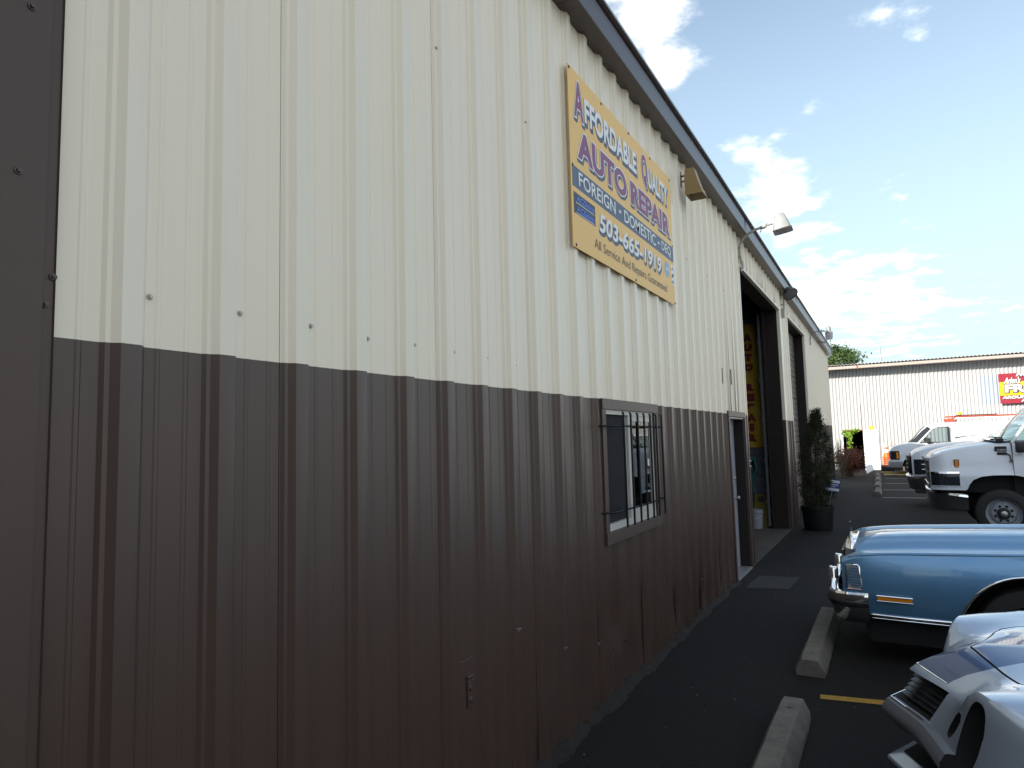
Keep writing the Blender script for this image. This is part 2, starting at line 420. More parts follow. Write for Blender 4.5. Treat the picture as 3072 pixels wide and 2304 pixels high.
M['pot'] = mat('pot_plastic', (0.006, 0.006, 0.007), 0.6, spec=0.3)
M['soil'] = mat('soil', (0.035, 0.025, 0.018), 0.95, bump=(40, 1.0))
M['bark'] = mat('bark', (0.09, 0.06, 0.04), 0.9, bump=(30, 0.8))
M['cedar'] = leafy('arborvitae_foliage', (0.012, 0.019, 0.008), (0.045, 0.055, 0.018))
M['redleaf'] = leafy('barberry_foliage', (0.13, 0.03, 0.025), (0.20, 0.085, 0.035))
M['vine'] = leafy('vine_foliage', (0.16, 0.30, 0.03), (0.24, 0.38, 0.06))
M['treeleaf'] = leafy('tree_foliage', (0.035, 0.07, 0.018), (0.075, 0.12, 0.035))
M['dry'] = mat('dry_stalk', (0.30, 0.22, 0.14), 0.9)
M['corrug'] = mat('corrugated_steel_paint', (0.46, 0.465, 0.47), 0.5, var=(0.6, 0.35, (0.41, 0.405, 0.40)))
M['corrug_blue'] = mat('corrugated_blue_paint', (0.37, 0.44, 0.51), 0.5)
M['rust'] = mat('rusty_steel', (0.34, 0.13, 0.06), 0.8, var=(8, 1.0, (0.20, 0.07, 0.03)))
M['gutter_tan'] = mat('tan_gutter_paint', (0.40, 0.35, 0.32), 0.5)
M['white_paint'] = mat('white_door_paint', (0.80, 0.80, 0.78), 0.45)
M['red_print'] = mat('red_sign_print', (0.27, 0.010, 0.026), 0.45)
M['yellow_print'] = mat('yellow_sign_print', (0.62, 0.41, 0.012), 0.45)
M['silver_print'] = mat('silver_sign_print', (0.50, 0.51, 0.55), 0.4)
M['cone'] = mat('cone_plastic', (0.75, 0.13, 0.015), 0.5)
M['cone_band'] = mat('cone_reflective_band', (0.8, 0.8, 0.8), 0.35)
M['lumber'] = mat('lumber', (0.46, 0.34, 0.16), 0.8, var=(6, 0.7, (0.36, 0.25, 0.11)), stretch=(1, 6, 6))
M['litter'] = mat('litter_bits', (0.28, 0.27, 0.25), 0.8)
M['chrome'] = mat('chrome', (0.80, 0.81, 0.82), 0.07, metal=1.0, rvar=(30, 0.02))
M['rubber'] = mat('tyre_rubber', (0.013, 0.013, 0.014), 0.75, bump=(60, 0.2))
M['black_trim'] = mat('black_plastic_trim', (0.012, 0.012, 0.013), 0.5)
M['under'] = mat('underbody_black', (0.006, 0.006, 0.006), 0.9)
M['blue_paint'] = mat('metallic_blue_paint', (0.115, 0.29, 0.50), 0.36, metal=0.42, coat=0.8, coat_rough=0.04, rvar=(5, 0.05), bump=(3, 0.01))
M['silver_paint'] = mat('silver_blue_paint', (0.47, 0.57, 0.71), 0.33, metal=0.6, coat=1.0, coat_rough=0.03)
def add_stripe(m, half, zmin, col2):
    nt = m.node_tree; N = nt.nodes; L = nt.links; b = N['Principled BSDF']
    t = N.new('ShaderNodeTexCoord'); sp = N.new('ShaderNodeSeparateXYZ'); L.new(t.outputs['Object'], sp.inputs[0])
    ab = N.new('ShaderNodeMath'); ab.operation = 'ABSOLUTE'; L.new(sp.outputs[1], ab.inputs[0])
    lt = N.new('ShaderNodeMath'); lt.operation = 'LESS_THAN'; L.new(ab.outputs[0], lt.inputs[0]); lt.inputs[1].default_value = half
    vx = N.new('ShaderNodeMath'); vx.operation = 'MULTIPLY_ADD'; L.new(ab.outputs[0], vx.inputs[0]); vx.inputs[1].default_value = -0.5; L.new(sp.outputs[0], vx.inputs[2])
    gt = N.new('ShaderNodeMath'); gt.operation = 'GREATER_THAN'; L.new(vx.outputs[0], gt.inputs[0]); gt.inputs[1].default_value = zmin
    mu = N.new('ShaderNodeMath'); mu.operation = 'MULTIPLY'; L.new(lt.outputs[0], mu.inputs[0]); L.new(gt.outputs[0], mu.inputs[1])
    x = N.new('ShaderNodeMixRGB'); L.new(mu.outputs[0], x.inputs[0]); x.inputs[1].default_value = b.inputs['Base Color'].default_value; x.inputs[2].default_value = (*col2, 1)
    L.new(x.outputs[0], b.inputs['Base Color'])
add_stripe(M['silver_paint'], 0.22, 0.157, (0.045, 0.10, 0.24))
M['white_body'] = mat('white_vehicle_paint', (0.65, 0.71, 0.79), 0.32, coat=0.6, coat_rough=0.05, var=(2, 0.25, (0.57, 0.58, 0.59)))
M['amber'] = mat('amber_lens', (0.75, 0.22, 0.01), 0.25, spec=0.6)
M['headlamp'] = mat('headlamp_lens', (0.022, 0.024, 0.028), 0.12, spec=0.4, coat=0.2)
M['clear_lamp'] = mat('clear_lamp_lens', (0.45, 0.46, 0.48), 0.1, spec=0.8, coat=1.0)
M['wheel_paint'] = mat('wheel_white_paint', (0.27, 0.30, 0.35), 0.5, var=(14, 0.7, (0.17, 0.18, 0.20)))
M['grey_plastic'] = mat('grey_bumper', (0.27, 0.28, 0.30), 0.4, metal=0.2)
M['interior'] = mat('cab_interior', (0.035, 0.035, 0.037), 0.8)
M['seat_grey'] = mat('seat_cloth', (0.10, 0.10, 0.11), 0.85)
M['orange_ladder'] = mat('fibreglass_orange', (0.33, 0.055, 0.025), 0.55)
M['pinstripe'] = mat('pinstripe_dark', (0.012, 0.022, 0.04), 0.4)

# ----------------------------------------------------------------- text
def text_shape(body, bold=0.0, shear=0.0, spacing=1.0):
    c = bpy.data.curves.new('t', 'FONT'); c.body = body; c.size = 1.0; c.offset = bold; c.shear = shear
    c.space_character = spacing; c.resolution_u = 3; c.fill_mode = 'FRONT'
    o = bpy.data.objects.new('t', c); COL.objects.link(o)
    dg = bpy.context.evaluated_depsgraph_get(); dg.update()
    me = bpy.data.meshes.new_from_object(o.evaluated_get(dg))
    vs_ = [(v.co.x, v.co.y) for v in me.vertices]; fs = [tuple(p.vertices) for p in me.polygons]
    bpy.data.objects.remove(o); bpy.data.curves.remove(c); bpy.data.meshes.remove(me)
    return vs_, fs

def put_text(body, mp, u0, u1, v0, v1, m, parent, bold=0.0, shear=0.0, name='lettering', box=None, local=False):
    """text stretched into the box u0..u1, v0..v1; mp(u, v) gives the 3D point.
    box: bounds to use for the fit, so bold outlines and fills of one word stay registered"""
    vs_, fs = text_shape(body, bold, shear)
    if box is None:
        bx = (min(p[0] for p in vs_), max(p[0] for p in vs_), min(p[1] for p in vs_), max(p[1] for p in vs_))
    else:
        bx = box
    pts = [mp(u0 + (p[0] - bx[0]) / (bx[1] - bx[0]) * (u1 - u0), v0 + (p[1] - bx[2]) / (bx[3] - bx[2]) * (v1 - v0)) for p in vs_]
    # neighbouring glyphs may touch when bold: lift each glyph by a hair so that no two lie in one plane
    lab = list(range(len(vs_)))
    def root_(i):
        while lab[i] != i: lab[i] = lab[lab[i]]; i = lab[i]
        return i
    for f in fs:
        for q in f[1:]: lab[root_(q)] = root_(f[0])
    order = {}
    nrm = (Vector(mp(1, 0)) - Vector(mp(0, 0))).cross(Vector(mp(0, 1)) - Vector(mp(0, 0))).normalized()
    out = []
    for i, p in enumerate(pts):
        k = order.setdefault(root_(i), len(order)); out.append(Vector(p) + nrm * 0.00016 * (k % 3))
    b = MB(); b.add(out, fs)
    return b.build(name, m, parent, local=local, recalc=False), bx

def text_box(body, bold=0.0, shear=0.0):
    vs_, fs = text_shape(body, bold, shear)
    return (min(p[0] for p in vs_), max(p[0] for p in vs_), min(p[1] for p in vs_), max(p[1] for p in vs_))

# ================================================================= setting: ground
g = MB(); g.quad((-400, -400, 0), (400, -400, 0), (400, 400, 0), (-400, 400, 0))
tag(g.build('ground', M['asphalt']), kind='structure')

M['yard'] = mat('bounce_yard_concrete', (0.50, 0.47, 0.425), 0.85, var=(0.4, 0.8, (0.42, 0.395, 0.355)))  # unseen pale slab, added to bounce sunlight onto the shaded wall
b = MB(); b.quad((6.6, -18.9, 0.004), (60, -18.9, 0.004), (60, 30.0, 0.004), (6.6, 30.0, 0.004)); tag(b.build('added_bounce_yard', M['yard']), kind='structure')
def strip(name, pts, z, m):
    b = MB(); b.quad(*[(x, y, z) for x, y in pts])
    return tag(b.build(name, m), kind='structure')
strip('stall_line', [(1.296, 5.20), (4.6, 5.75), (4.6, 5.86), (1.290, 5.285)], 0.004, M['line'])
for yy in (21.7, 24.6, 27.7, 30.6):
    strip('stall_line', [(1.50, yy), (6.2, yy + 0.05), (6.2, yy + 0.16), (1.50, yy + 0.11)], 0.004, M['line_white'])
strip('asphalt_patch', [(0.182, 8.52), (0.66, 8.66), (0.70, 9.42), (0.21, 9.33)], 0.004, M['patch'])
# shop floor slab with its edge on the wall line
b = MB(); b.box(-9.0, 0.03, 9.97, 14.32, -0.2, 0.012)
tag(b.build('shop_floor', M['concrete']), kind='structure')

# dirt and grit drifted against the foot of the siding
def dirt_line():
    b = MB(); rows = []; y = 1.0
    while y < 8.86:
        w = 0.045 + 0.018 * math.sin(y * 7.3) + random.uniform(-.012, .016); h = 0.022 + random.uniform(-.008, .014)
        rows.append([(-0.02, y, h + .012), (0.012, y, h + .008), (w * .6, y, h * .7), (w + .03, y, 0.0005)]); y += random.uniform(.035, .07)
    b.grid(rows); tag(b.build('dirt_line', M['dirt'], smooth=50), kind='structure')
M['dirt'] = mat('drifted_dirt', (0.012, 0.0105, 0.0095), 0.95, var=(30, 0.9, (0.022, 0.019, 0.016)), bump=(120, 0.8))
dirt_line()

def litter():
    b = MB()
    for i in range(150):
        x = 0.12 + 2.2 * random.random() ** 1.3; y = 2.6 + 11 * random.random(); s = 0.002 + 0.005 * random.random() ** 2
        a = random.random() * 3.1; dx, dy = math.cos(a) * s, math.sin(a) * s
        b.hull8([(x - dx, y - dy, 0.0005), (x + dy * .6, y - dx * .6, 0.0005), (x + dx, y + dy, 0.0005)],
                [(x - dx * .6, y - dy * .6, s * .8), (x + dy * .4, y - dx * .4, s * .8), (x + dx * .6, y + dy * .6, s * .7)])
    o = b.build('litter', M['litter'], recalc=False)
    tag(o, 'pale grit and litter specks scattered over the dark asphalt', 'litter', kind='stuff')
litter()

# ================================================================= the repair shop
shop = thing('repair_shop_building', 'long metal repair shop, cream ribbed siding over brown, filling the left of the picture', 'building', (0, 0, 0))
SEAM0, PITCH = 1.614, 0.3087
PANEL = PITCH * 3
Y_START, Y_END = -10.0, 25.85
OPEN = [(4.56, 5.70, 1.165, 2.06), (8.86, 9.84, -1, 2.09), (10.15, 14.14, -1, 4.36), (15.35, 18.60, -1, 4.40), (0.30, 0.873, -1, 9)]
RIB = [(0.0, 0.0), (0.004, 0.0), (0.014, 0.0105), (0.027, 0.012), (0.046, 0.031), (0.100, 0.031), (0.107, 0.028), (0.130, 0.0),
       (0.160, 0.0), (0.164, 0.0025), (0.174, 0.0025), (0.178, 0.0), (0.250, 0.0), (0.254, 0.0025), (0.264, 0.0025), (0.268, 0.0)]

def eave_z(y):
    return 4.925 if y < 8 else 4.925 - 0.265 * (y - 8) / 17.9

def rib_x(y):
    return lerp_tab(RIB + [(PITCH, 0.0)], (y - SEAM0) % PITCH)

NICKS = [(4.92, 0.32), (4.65, 0.327), (5.754, 0.253), (5.47, 0.358), (6.39, 0.463), (4.39, 0.436), (3.81, 0.568), (3.21, 0.83), (5.44, 0.495), (7.2, 0.35)]
_dents = [(random.uniform(3.4, 8.7), random.uniform(0.10, 0.72), random.uniform(0.10, 0.22), random.uniform(0.006, 0.020)) for _ in range(34)]
def dent(y, z):
    d = 0.0
    for (a, c, r, h) in _dents:
        q = ((y - a) ** 2 + (z - c) ** 2) / (r * r)
        if q < 4: d -= h * math.exp(-q * 1.6)
    if 3 < y < 9.5 and z < 0.55: d -= 0.007 * (0.55 - z) * (1 + math.sin(y * 9.1) + math.sin(y * 23.7 + 1))
    return d

def wall_panel(y0, y1, seam):
    ys = {round(y0, 4), round(y1, 4)}
    k0 = math.floor((y0 - SEAM0) / PITCH) - 1
    for k in range(k0, k0 + 7):
        for u, _ in RIB:
            y = SEAM0 + k * PITCH + u
            if y0 + 1e-3 < y < y1 - 1e-3: ys.add(round(y, 4))
    for (a, c, _, _) in OPEN:
        for e in (a, c):
            if y0 + 1e-4 < e < y1 - 1e-4: ys.add(round(e, 4))
    ys = sorted(ys); ys = [y for i, y in enumerate(ys) if i == 0 or y - ys[i - 1] > 4e-4]
    b = MB()
    near = 2.5 < y0 < 10
    for ya, yb in zip(ys, ys[1:]):
        ym = (ya + yb) / 2
        zs = [(0.015, eave_z(ym))]
        for (a, c, lo, hi) in OPEN:
            if a <= ym <= c:
                out = []
                for (p, q) in zs:
                    if lo > p: out.append((p, min(q, lo)))
                    if hi < q: out.append((max(p, hi), q))
                zs = out
        for (p, q) in zs:
            if q - p < 0.01: continue
            lv = [p] + [t for t in ((0.08, 0.16, 0.24, 0.32, 0.40, 0.50, 0.60, 0.75, 0.95) if near else ()) if p + .01 < t < q - .01] + [q]
            e0 = 0.0012 if seam else 0
            col = [[(rib_x(y) + e0 + dent(y, z), y, z) for z in lv] for y in (ya, yb)]
            if abs(ya - y0) < 1e-3 and seam:      # lapped edge: a lip and the dark joint under it
                b.grid([[(0.0, ya - 0.0035, z) for z in lv], [(-0.010, ya - 0.003, z) for z in lv]])
                b.grid([[(-0.010, ya, z) for z in lv], col[0]])
            if abs(yb - y1) < 1e-3:
                col[1] = [(x, y - 0.0035, z) for (x, y, z) in col[1]]
            b.grid(col)
    if b.f: b.build('wall_panel', M['siding'], shop, smooth=25)

k = math.floor((Y_START - SEAM0) / PANEL)
while SEAM0 + k * PANEL < Y_END:
    a = max(Y_START, SEAM0 + k * PANEL); c = min(Y_END, SEAM0 + (k + 1) * PANEL)
    wall_panel(a, c, True); k += 1

# brown steel pier at the near end
b = MB()
prof = [(-0.03, 0.28), (0.045, 0.28), (0.045, 0.838), (0.028, 0.846), (0.028, 0.870), (0.0335, 0.873), (-0.02, 0.874)]
b.grid([[(x, y, 0.0) for x, y in prof], [(x, y, 4.92) for x, y in prof]])
b.build('corner_trim', M['brown'], shop, smooth=20)

# fasteners
sb = MB(); sb.lathe([(0.0001, 0.011), (0.0055, 0.0105), (0.0062, 0.004), (0.0095, 0.0035), (0.0105, 0.0)], axis=0, n=8)
screw_me = sb.mesh('screw', M['screw'], smooth=40)
screw_br = sb.mesh('screw', M['screw_brown'], smooth=40)
k = 0
while True:
    y = SEAM0 + (k - 2) * PITCH + 0.142
    if y > 10.0: break
    k += 1
    if y > 0.9 and not any(a - .03 < y < c + .03 and lo < 2.28 < hi for a, c, lo, hi in OPEN):
        link_mesh('screw', screw_me, shop, (0.001, y, 2.275 + random.uniform(-.006, .006)))
for k in range(-1, 9):
    y = SEAM0 + k * PANEL + 0.024
    if y > 0.9: link_mesh('screw', screw_me, shop, (0.009, y, 3.785 + random.uniform(-.01, .01)))
for y, z in ((0.868, 2.278), (0.852, 2.205), (0.79, 2.95), (0.775, 2.52)):
    link_mesh('screw', screw_br, shop, (0.045 if y < .84 else 0.029, y, z), None)

# painted-over electrical outlet low on the brown siding
b = MB(); b.box(0.002, 0.006, 2.66, 2.80, 0.50, 0.80)
pl = b.build('outlet_plate', M['brown'], shop, bevel=0.002)
b = MB(); b.box(0.006, 0.016, 2.735, 2.785, 0.575, 0.70); b.build('outlet_cover', M['brown'], pl, bevel=0.004)
for z in (0.61, 0.665):
    b = MB(); b.lathe([(0.001, 0.0235), (0.013, 0.022), (0.016, 0.016)], (0, 2.76, z), 0, 12); b.build('socket', M['brown'], pl, smooth=40)
b = MB(); b.box(0.006, 0.020, 2.73, 2.79, 0.708, 0.722); b.build('outlet_hood', M['brown'], pl, bevel=0.003)

# cream / brown edge trims of the bay openings (two-tone with the wall)
def jtrim(y0, y1, x0, x1, z0, z1): 
    b = MB(); b.box(x0, x1, y0, y1, z0, z1); return b.build('opening_trim', M['siding'], shop, bevel=0.002)
jtrim(10.085, 10.15, -0.02, 0.036, 0.02, 4.40)
jtrim(14.141, 14.42, -0.02, 0.040, 0.02, 4.44)
jtrim(14.424, 14.47, -0.02, 0.034, 0.02, 4.44)
jtrim(15.26, 15.35, -0.02, 0.040, 0.02, 4.46)
jtrim(18.60, 18.66, -0.02, 0.036, 0.02, 4.46)
for (a, c, z) in ((10.15, 14.14, 4.36), (15.35, 18.60, 4.40)):
    b = MB(); b.box(-0.02, 0.042, a, c, z - 0.012, z + 0.035); b.build('head_trim', M['cream'], shop, bevel=0.002)
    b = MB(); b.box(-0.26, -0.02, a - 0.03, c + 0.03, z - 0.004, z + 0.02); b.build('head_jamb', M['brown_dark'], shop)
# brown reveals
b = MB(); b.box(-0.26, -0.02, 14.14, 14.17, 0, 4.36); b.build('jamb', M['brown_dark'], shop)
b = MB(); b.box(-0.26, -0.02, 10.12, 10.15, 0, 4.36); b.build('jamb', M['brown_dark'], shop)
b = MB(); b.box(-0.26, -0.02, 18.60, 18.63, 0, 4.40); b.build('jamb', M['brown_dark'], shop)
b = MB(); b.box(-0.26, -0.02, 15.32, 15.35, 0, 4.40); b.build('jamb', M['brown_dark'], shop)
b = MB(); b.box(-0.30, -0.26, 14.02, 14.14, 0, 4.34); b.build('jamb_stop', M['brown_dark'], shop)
# overhead-door track inside the first bay
b = MB(); b.box(-0.385, -0.375, 14.05, 14.14, 0.05, 4.3); b.box(-0.375, -0.335, 14.045, 14.052, 0.05, 4.3); b.box(-0.335, -0.33, 14.045, 14.075, 0.05, 4.3)
M['track'] = mat('track_steel', (0.10, 0.105, 0.115), 0.5, metal=0.3)
tr = b.build('door_track', M['track'], shop)
for z in (0.5, 1.3, 2.1, 2.9, 3.7):
    b = MB(); b.box(-0.40, -0.388, 14.06, 14.135, z, z + 0.06); b.build('track_bracket', M['steel'], tr)
# closed sectional door of the second bay, section by section
for i in range(8):
    z0 = 0.02 + i * 0.546; b = MB()
    prof = []
    for j in range(4):
        q = z0 + 0.004 + j * 0.1355
        prof += [(-0.245, q), (-0.232, q + 0.006), (-0.232, q + 0.122), (-0.245, q + 0.128)]
    b.grid([[(x, 15.34, z) for x, z in prof], [(x, 18.61, z) for x, z in prof]])
    b.build('door_section', M['overhead'], shop, smooth=20)
# end trim at the far corner
b = MB(); b.box(-0.02, 0.038, 25.80, 25.88, 0.02, 4.66); b.build('corner_trim', M['siding'], shop)

# gutter and roof
def gutter(y0, y1):
    def sec(y):
        z = eave_z(y) - 0.055
        return [(-0.01, y, z), (0.150, y, z), (0.157, y, z + 0.006), (0.160, y, z + 0.185), (0.150, y, z + 0.205), (0.172, y, z + 0.212), (0.172, y, z + 0.228)]
    ys = [y0 + 0.003] + [y for y in (8.0,) if y0 < y < y1] + [y1 - 0.003]
    b = MB(); b.grid([sec(y) for y in ys]); b.quad(*sec(y0 + 0.003)); b.quad(*sec(y1 - 0.003))
    b.build('gutter_section', M['fascia'], shop, smooth=15)
js = [-10.0, -2.05, 4.02, 10.10, 16.1, 21.4, 25.95]
for a, c in zip(js, js[1:]): gutter(a, c)
for y in js[1:-1]:
    b = MB(); z = eave_z(y) - 0.055; b.box(0.0, 0.1525, y - 0.012, y + 0.012, z + 0.004, z + 0.18); b.build('gutter_joint', M['brown_dark'], shop)
b = MB()
rows = []
for y in (-10.1, 8.0, 25.98):
    z = eave_z(y) + 0.172
    rows.append([(0.190, y, z), (-9.0, y, z + 1.50), (-18.2, y, z)])
b.grid(rows)
rows2 = [[(p[0], p[1], p[2] + 0.022) for p in r] for r in rows]
b.grid(rows2)
for r, r2 in ((rows[0], rows2[0]), (rows[-1], rows2[-1])): b.grid([r, r2])
b.grid([[r[0] for r in rows], [r[0] for r in rows2]])
b.build('roof', M['roofing'], shop)
b = MB(); b.lathe([(0.001, 0.014), (0.010, 0.012), (0.012, 0.0)], axis=2, n=8)
cap_me = b.mesh('roof_screw', M['steel'], smooth=40)
y = -0.6
while y < 25.8:
    link_mesh('roof_screw', cap_me, shop, (0.165, y, eave_z(y) + 0.198)); y += 0.62
# gable ends and the back wall
for y in (Y_START, Y_END):
    b = MB(); z = eave_z(y); b.quad((0, y, 0), (-18, y, 0), (-18, y, z + .16), (-9, y, z + 1.66), (0, y, z + .16)); b.build('gable_wall', M['siding'], shop)
b = MB(); b.quad((-18, Y_START, 0), (-18, Y_END, 0), (-18, Y_END, 4.8), (-18, Y_START, 4.8)); b.build('back_wall', M['siding'], shop)
# soffit closure between siding and roof
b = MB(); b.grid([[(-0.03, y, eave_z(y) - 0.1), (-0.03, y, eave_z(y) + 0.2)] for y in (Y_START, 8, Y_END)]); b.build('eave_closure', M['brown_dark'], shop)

# interior shells seen through the openings
def room(name, x0, x1, y0, y1, z1, m, z0=0.008):
    b = MB()
    b.quad((x0, y0, z0), (x0, y1, z0), (x0, y1, z1), (x0, y0, z1))
    b.quad((x0, y0, z0), (x1, y0, z0), (x1, y0, z1), (x0, y0, z1)); b.quad((x0, y1, z0), (x1, y1, z0), (x1, y1, z1), (x0, y1, z1))
    b.quad((x0, y0, z1), (x1, y0, z1), (x1, y1, z1), (x0, y1, z1))
    if name == 'office_lining': b.quad((x0, y0, z0), (x1, y0, z0), (x1, y1, z0), (x0, y1, z0))
    return b.build(name, m, shop, recalc=False)
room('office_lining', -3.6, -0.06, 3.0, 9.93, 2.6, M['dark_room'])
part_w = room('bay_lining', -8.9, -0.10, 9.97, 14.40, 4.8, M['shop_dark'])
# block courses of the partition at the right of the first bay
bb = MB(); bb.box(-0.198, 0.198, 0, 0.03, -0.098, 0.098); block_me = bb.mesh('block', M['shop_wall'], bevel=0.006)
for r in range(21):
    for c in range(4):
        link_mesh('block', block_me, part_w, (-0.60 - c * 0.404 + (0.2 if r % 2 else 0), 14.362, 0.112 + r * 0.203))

# ---- office window
win = thing('window', None, None); win.parent = shop
def piece(name, m, x0, x1, y0, y1, z0, z1, parent, bevel=0.002):
    b = MB(); b.box(x0, x1, y0, y1, z0, z1); return b.build(name, m, parent, bevel=bevel)
piece('trim_board', M['brown'], 0.030, 0.050, 4.49, 5.80, 2.055, 2.132, win)
piece('trim_board', M['brown'], 0.030, 0.046, 4.49, 4.562, 1.165, 2.053, win)
piece('trim_board', M['brown'], 0.030, 0.046, 5.698, 5.80, 1.165, 2.053, win)
piece('trim_board', M['brown'], 0.030, 0.052, 4.49, 5.80, 1.080, 1.163, win)
for (a, c, d, e) in ((4.56, 5.70, 2.02, 2.06), (4.56, 5.70, 1.165, 1.215)): piece('frame_rail', M['vinyl'], -0.05, 0.028, a, c, d, e, win)
for (a, c) in ((4.56, 4.585), (5.675, 5.70)): piece('frame_stile', M['vinyl'], -0.05, 0.026, a, c, 1.215, 2.02, win)
# fixed left light, sliding right sash
piece('sash_stile', M['vinyl'], -0.035, 0.004, 5.035, 5.085, 1.215, 2.02, win)
piece('sash_stile', M['vinyl'], 0.0045, 0.022, 5.085, 5.150, 1.215, 2.02, win)
piece('sash_stile', M['vinyl'], 0.0045, 0.022, 5.625, 5.674, 1.215, 2.02, win)
piece('sash_rail', M['vinyl'], 0.0045, 0.021, 5.150, 5.625, 1.975, 2.02, win)
piece('sash_rail', M['vinyl'], 0.0045, 0.021, 5.150, 5.625, 1.215, 1.275, win)
piece('insect_screen', M['screen'], -0.004, -0.001, 4.586, 5.034, 1.216, 2.019, win, 0)
piece('pane', M['pane'], 0.010, 0.014, 5.151, 5.624, 1.276, 1.974, win, 0)
piece('sticker', M['white_paint'], 0.0145, 0.0152, 5.56, 5.60, 1.60, 1.66, win, 0)
piece('sticker', M['decal_teal'], 0.0145, 0.0152, 5.37, 5.46, 1.38, 1.50, win, 0)
for i in range(7):
    y = 4.70 + i * 0.156; b = MB()
    b.tube([(0.128, y, 1.19), (0.128, y, 1.6), (0.128, y, 2.02), (0.120, y, 2.035)], 0.0085, 6); b.build('bar', M['iron'], win, smooth=40)
for z in (1.315, 1.93):
    b = MB(); b.tube([(0.03, 4.44, z), (0.08, 4.47, z), (0.112, 4.53, z), (0.114, 4.70, z), (0.114, 5.66, z), (0.114, 5.70, z), (0.09, 5.72, z), (0.03, 5.725, z)], 0.0075, 6)
    b.build('bar_rail', M['iron'], win, smooth=40)

# ---- entry door
dr = thing('door', None, None); dr.parent = shop
piece('head_casing', M['brown'], 0.030, 0.052, 8.76, 9.90, 2.092, 2.165, dr)
piece('side_casing', M['brown'], 0.030, 0.046, 8.79, 8.858, 0.02, 2.09, dr)
piece('side_casing', M['brown'], 0.030, 0.048, 9.842, 9.90, 0.02, 2.09, dr)
piece('head_jamb', M['vinyl'], -0.10, 0.028, 8.86, 9.84, 2.070, 2.089, dr)
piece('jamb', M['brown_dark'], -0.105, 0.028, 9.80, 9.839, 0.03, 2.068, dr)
piece('jamb', M['vinyl'], -0.10, 0.027, 8.861, 8.875, 0.03, 2.068, dr)
lf = piece('leaf', M['door_paint'], -0.150, -0.107, 8.88, 9.838, 0.035, 2.068, dr)
b = MB(); b.lathe([(0.001, 0.06), (0.022, 0.058), (0.028, 0.045), (0.014, 0.03), (0.014, 0.01), (0.03, 0.008), (0.03, 0)], (-0.107, 9.70, 0.98), 0, 12); b.build('handle', M['steel'], lf, smooth=40)
b = MB(); b.lathe([(0.001, 0.02), (0.024, 0.018), (0.028, 0.0)], (-0.107, 9.70, 1.25), 0, 12); b.build('deadbolt', M['steel'], lf, smooth=40)
piece('threshold', M['steel'], -0.24, 0.05, 8.87, 9.82, 0.004, 0.030, dr)
# latch box to the right of the door
b = MB(); b.box(0.030, 0.052, 9.93, 10.00, 1.365, 1.535); lb = b.build('latch_plate', M['brown'], shop, bevel=0.006)
for z in (1.40, 1.475):
    b = MB(); b.lathe([(0.001, 0.028), (0.016, 0.026), (0.020, 0.0)], (0.052, 9.965, z), 0, 12); b.build('latch_knob', M['steel'], lb, smooth=40)

# bent flaps in the siding; the pale ones have caught light painted in
M['nick'] = mat('nick_glint_grey', (0.30, 0.27, 0.25), 0.45, metal=0.3)
for (y, z) in NICKS:
    x = rib_x(y) + dent(y, z); w = random.uniform(.012, .022); b = MB()
    b.hull8([(x - .004, y - w, z + w * .2), (x - .004, y + w, z), (x - .004, y + w * .1, z - w * 1.5)], [(x + .012, y - w * .4, z + w * .1), (x + .016, y + w * .5, z), (x + .006, y + w * .1, z - w * .7)])
    b.build('nick', M['nick'] if random.random() < .5 else M['brown'], shop)

# vertical slots punched in the siding beside the door
for i, y in enumerate((8.25, 8.72, 9.10, 9.52)):
    b = MB(); z = 2.50 + 0.01 * i; b.box(rib_x(y) + 0.001, rib_x(y) + 0.010, y, y + 0.03, z, z + 0.20); b.build('slot_cover', M['screw_brown'], shop)

# ================================================================= big sign
sign = thing('shop_sign', 'yellow auto repair sign board with purple and white lettering high on the cream siding', 'sign', (0.045, 5.31, 3.155))
b = MB(); b.box(0.040, 0.046, 4.08, 6.55, 3.155, 4.465); b.build('board', M['sign_yellow'], sign)
def smap(h):
    return lambda u, v: (0.046 + h, u, v)
def sign_word(body, u0, u1, v0, v1, fill, outline=None, shadow=None, bold=0.0, ob=0.035, sh=(0.016, -0.022), shear=0.0):
    bx = text_box(body, bold, shear)
    if shadow:
        put_text(body, lambda u, v: (0.0472, u + sh[0], v + sh[1]), u0, u1, v0, v1, shadow, sign, bold + ob * 1.1, shear, box=bx)
        put_text(body, lambda u, v: (0.0477, u + sh[0] * .5, v + sh[1] * .5), u0, u1, v0, v1, shadow, sign, bold + ob * 1.1, shear, box=bx)
    if outline: put_text(body, smap(0.0022), u0, u1, v0, v1, outline, sign, bold + ob, shear, box=bx)
    put_text(body, smap(0.0030), u0, u1, v0, v1, fill, sign, bold, shear, box=bx)
W_, Pp, Nv, Br = M['sign_white'], M['sign_purple'], M['sign_navy'], M['sign_brown']
sign_word('A', 4.165, 4.335, 4.120, 4.400, Pp, W_, Nv, 0.03)
sign_word('FFORDABLE', 4.352, 5.495, 4.140, 4.335, W_, None, Nv, 0.035)
sign_word('Q', 5.640, 5.790, 4.110, 4.410, Pp, W_, Nv, 0.03)
sign_word('UALITY', 5.805, 6.43, 4.135, 4.330, W_, None, Nv, 0.035)
sign_word('AUTO', 4.205, 5.215, 3.825, 4.045, Pp, W_, Nv, 0.045)
sign_word('REPAIR', 5.310, 6.455, 3.830, 4.035, Pp, W_, Nv, 0.045)
b = MB(); b.box(0.0462, 0.0467, 4.10, 6.545, 3.590, 3.742); b.build('band', M['sign_band'], sign)
sign_word('FOREIGN', 4.205, 4.925, 3.617, 3.722, W_, None, None, 0.012)
sign_word('DOMESTIC', 5.125, 5.965, 3.617, 3.722, W_, None, None, 0.012)
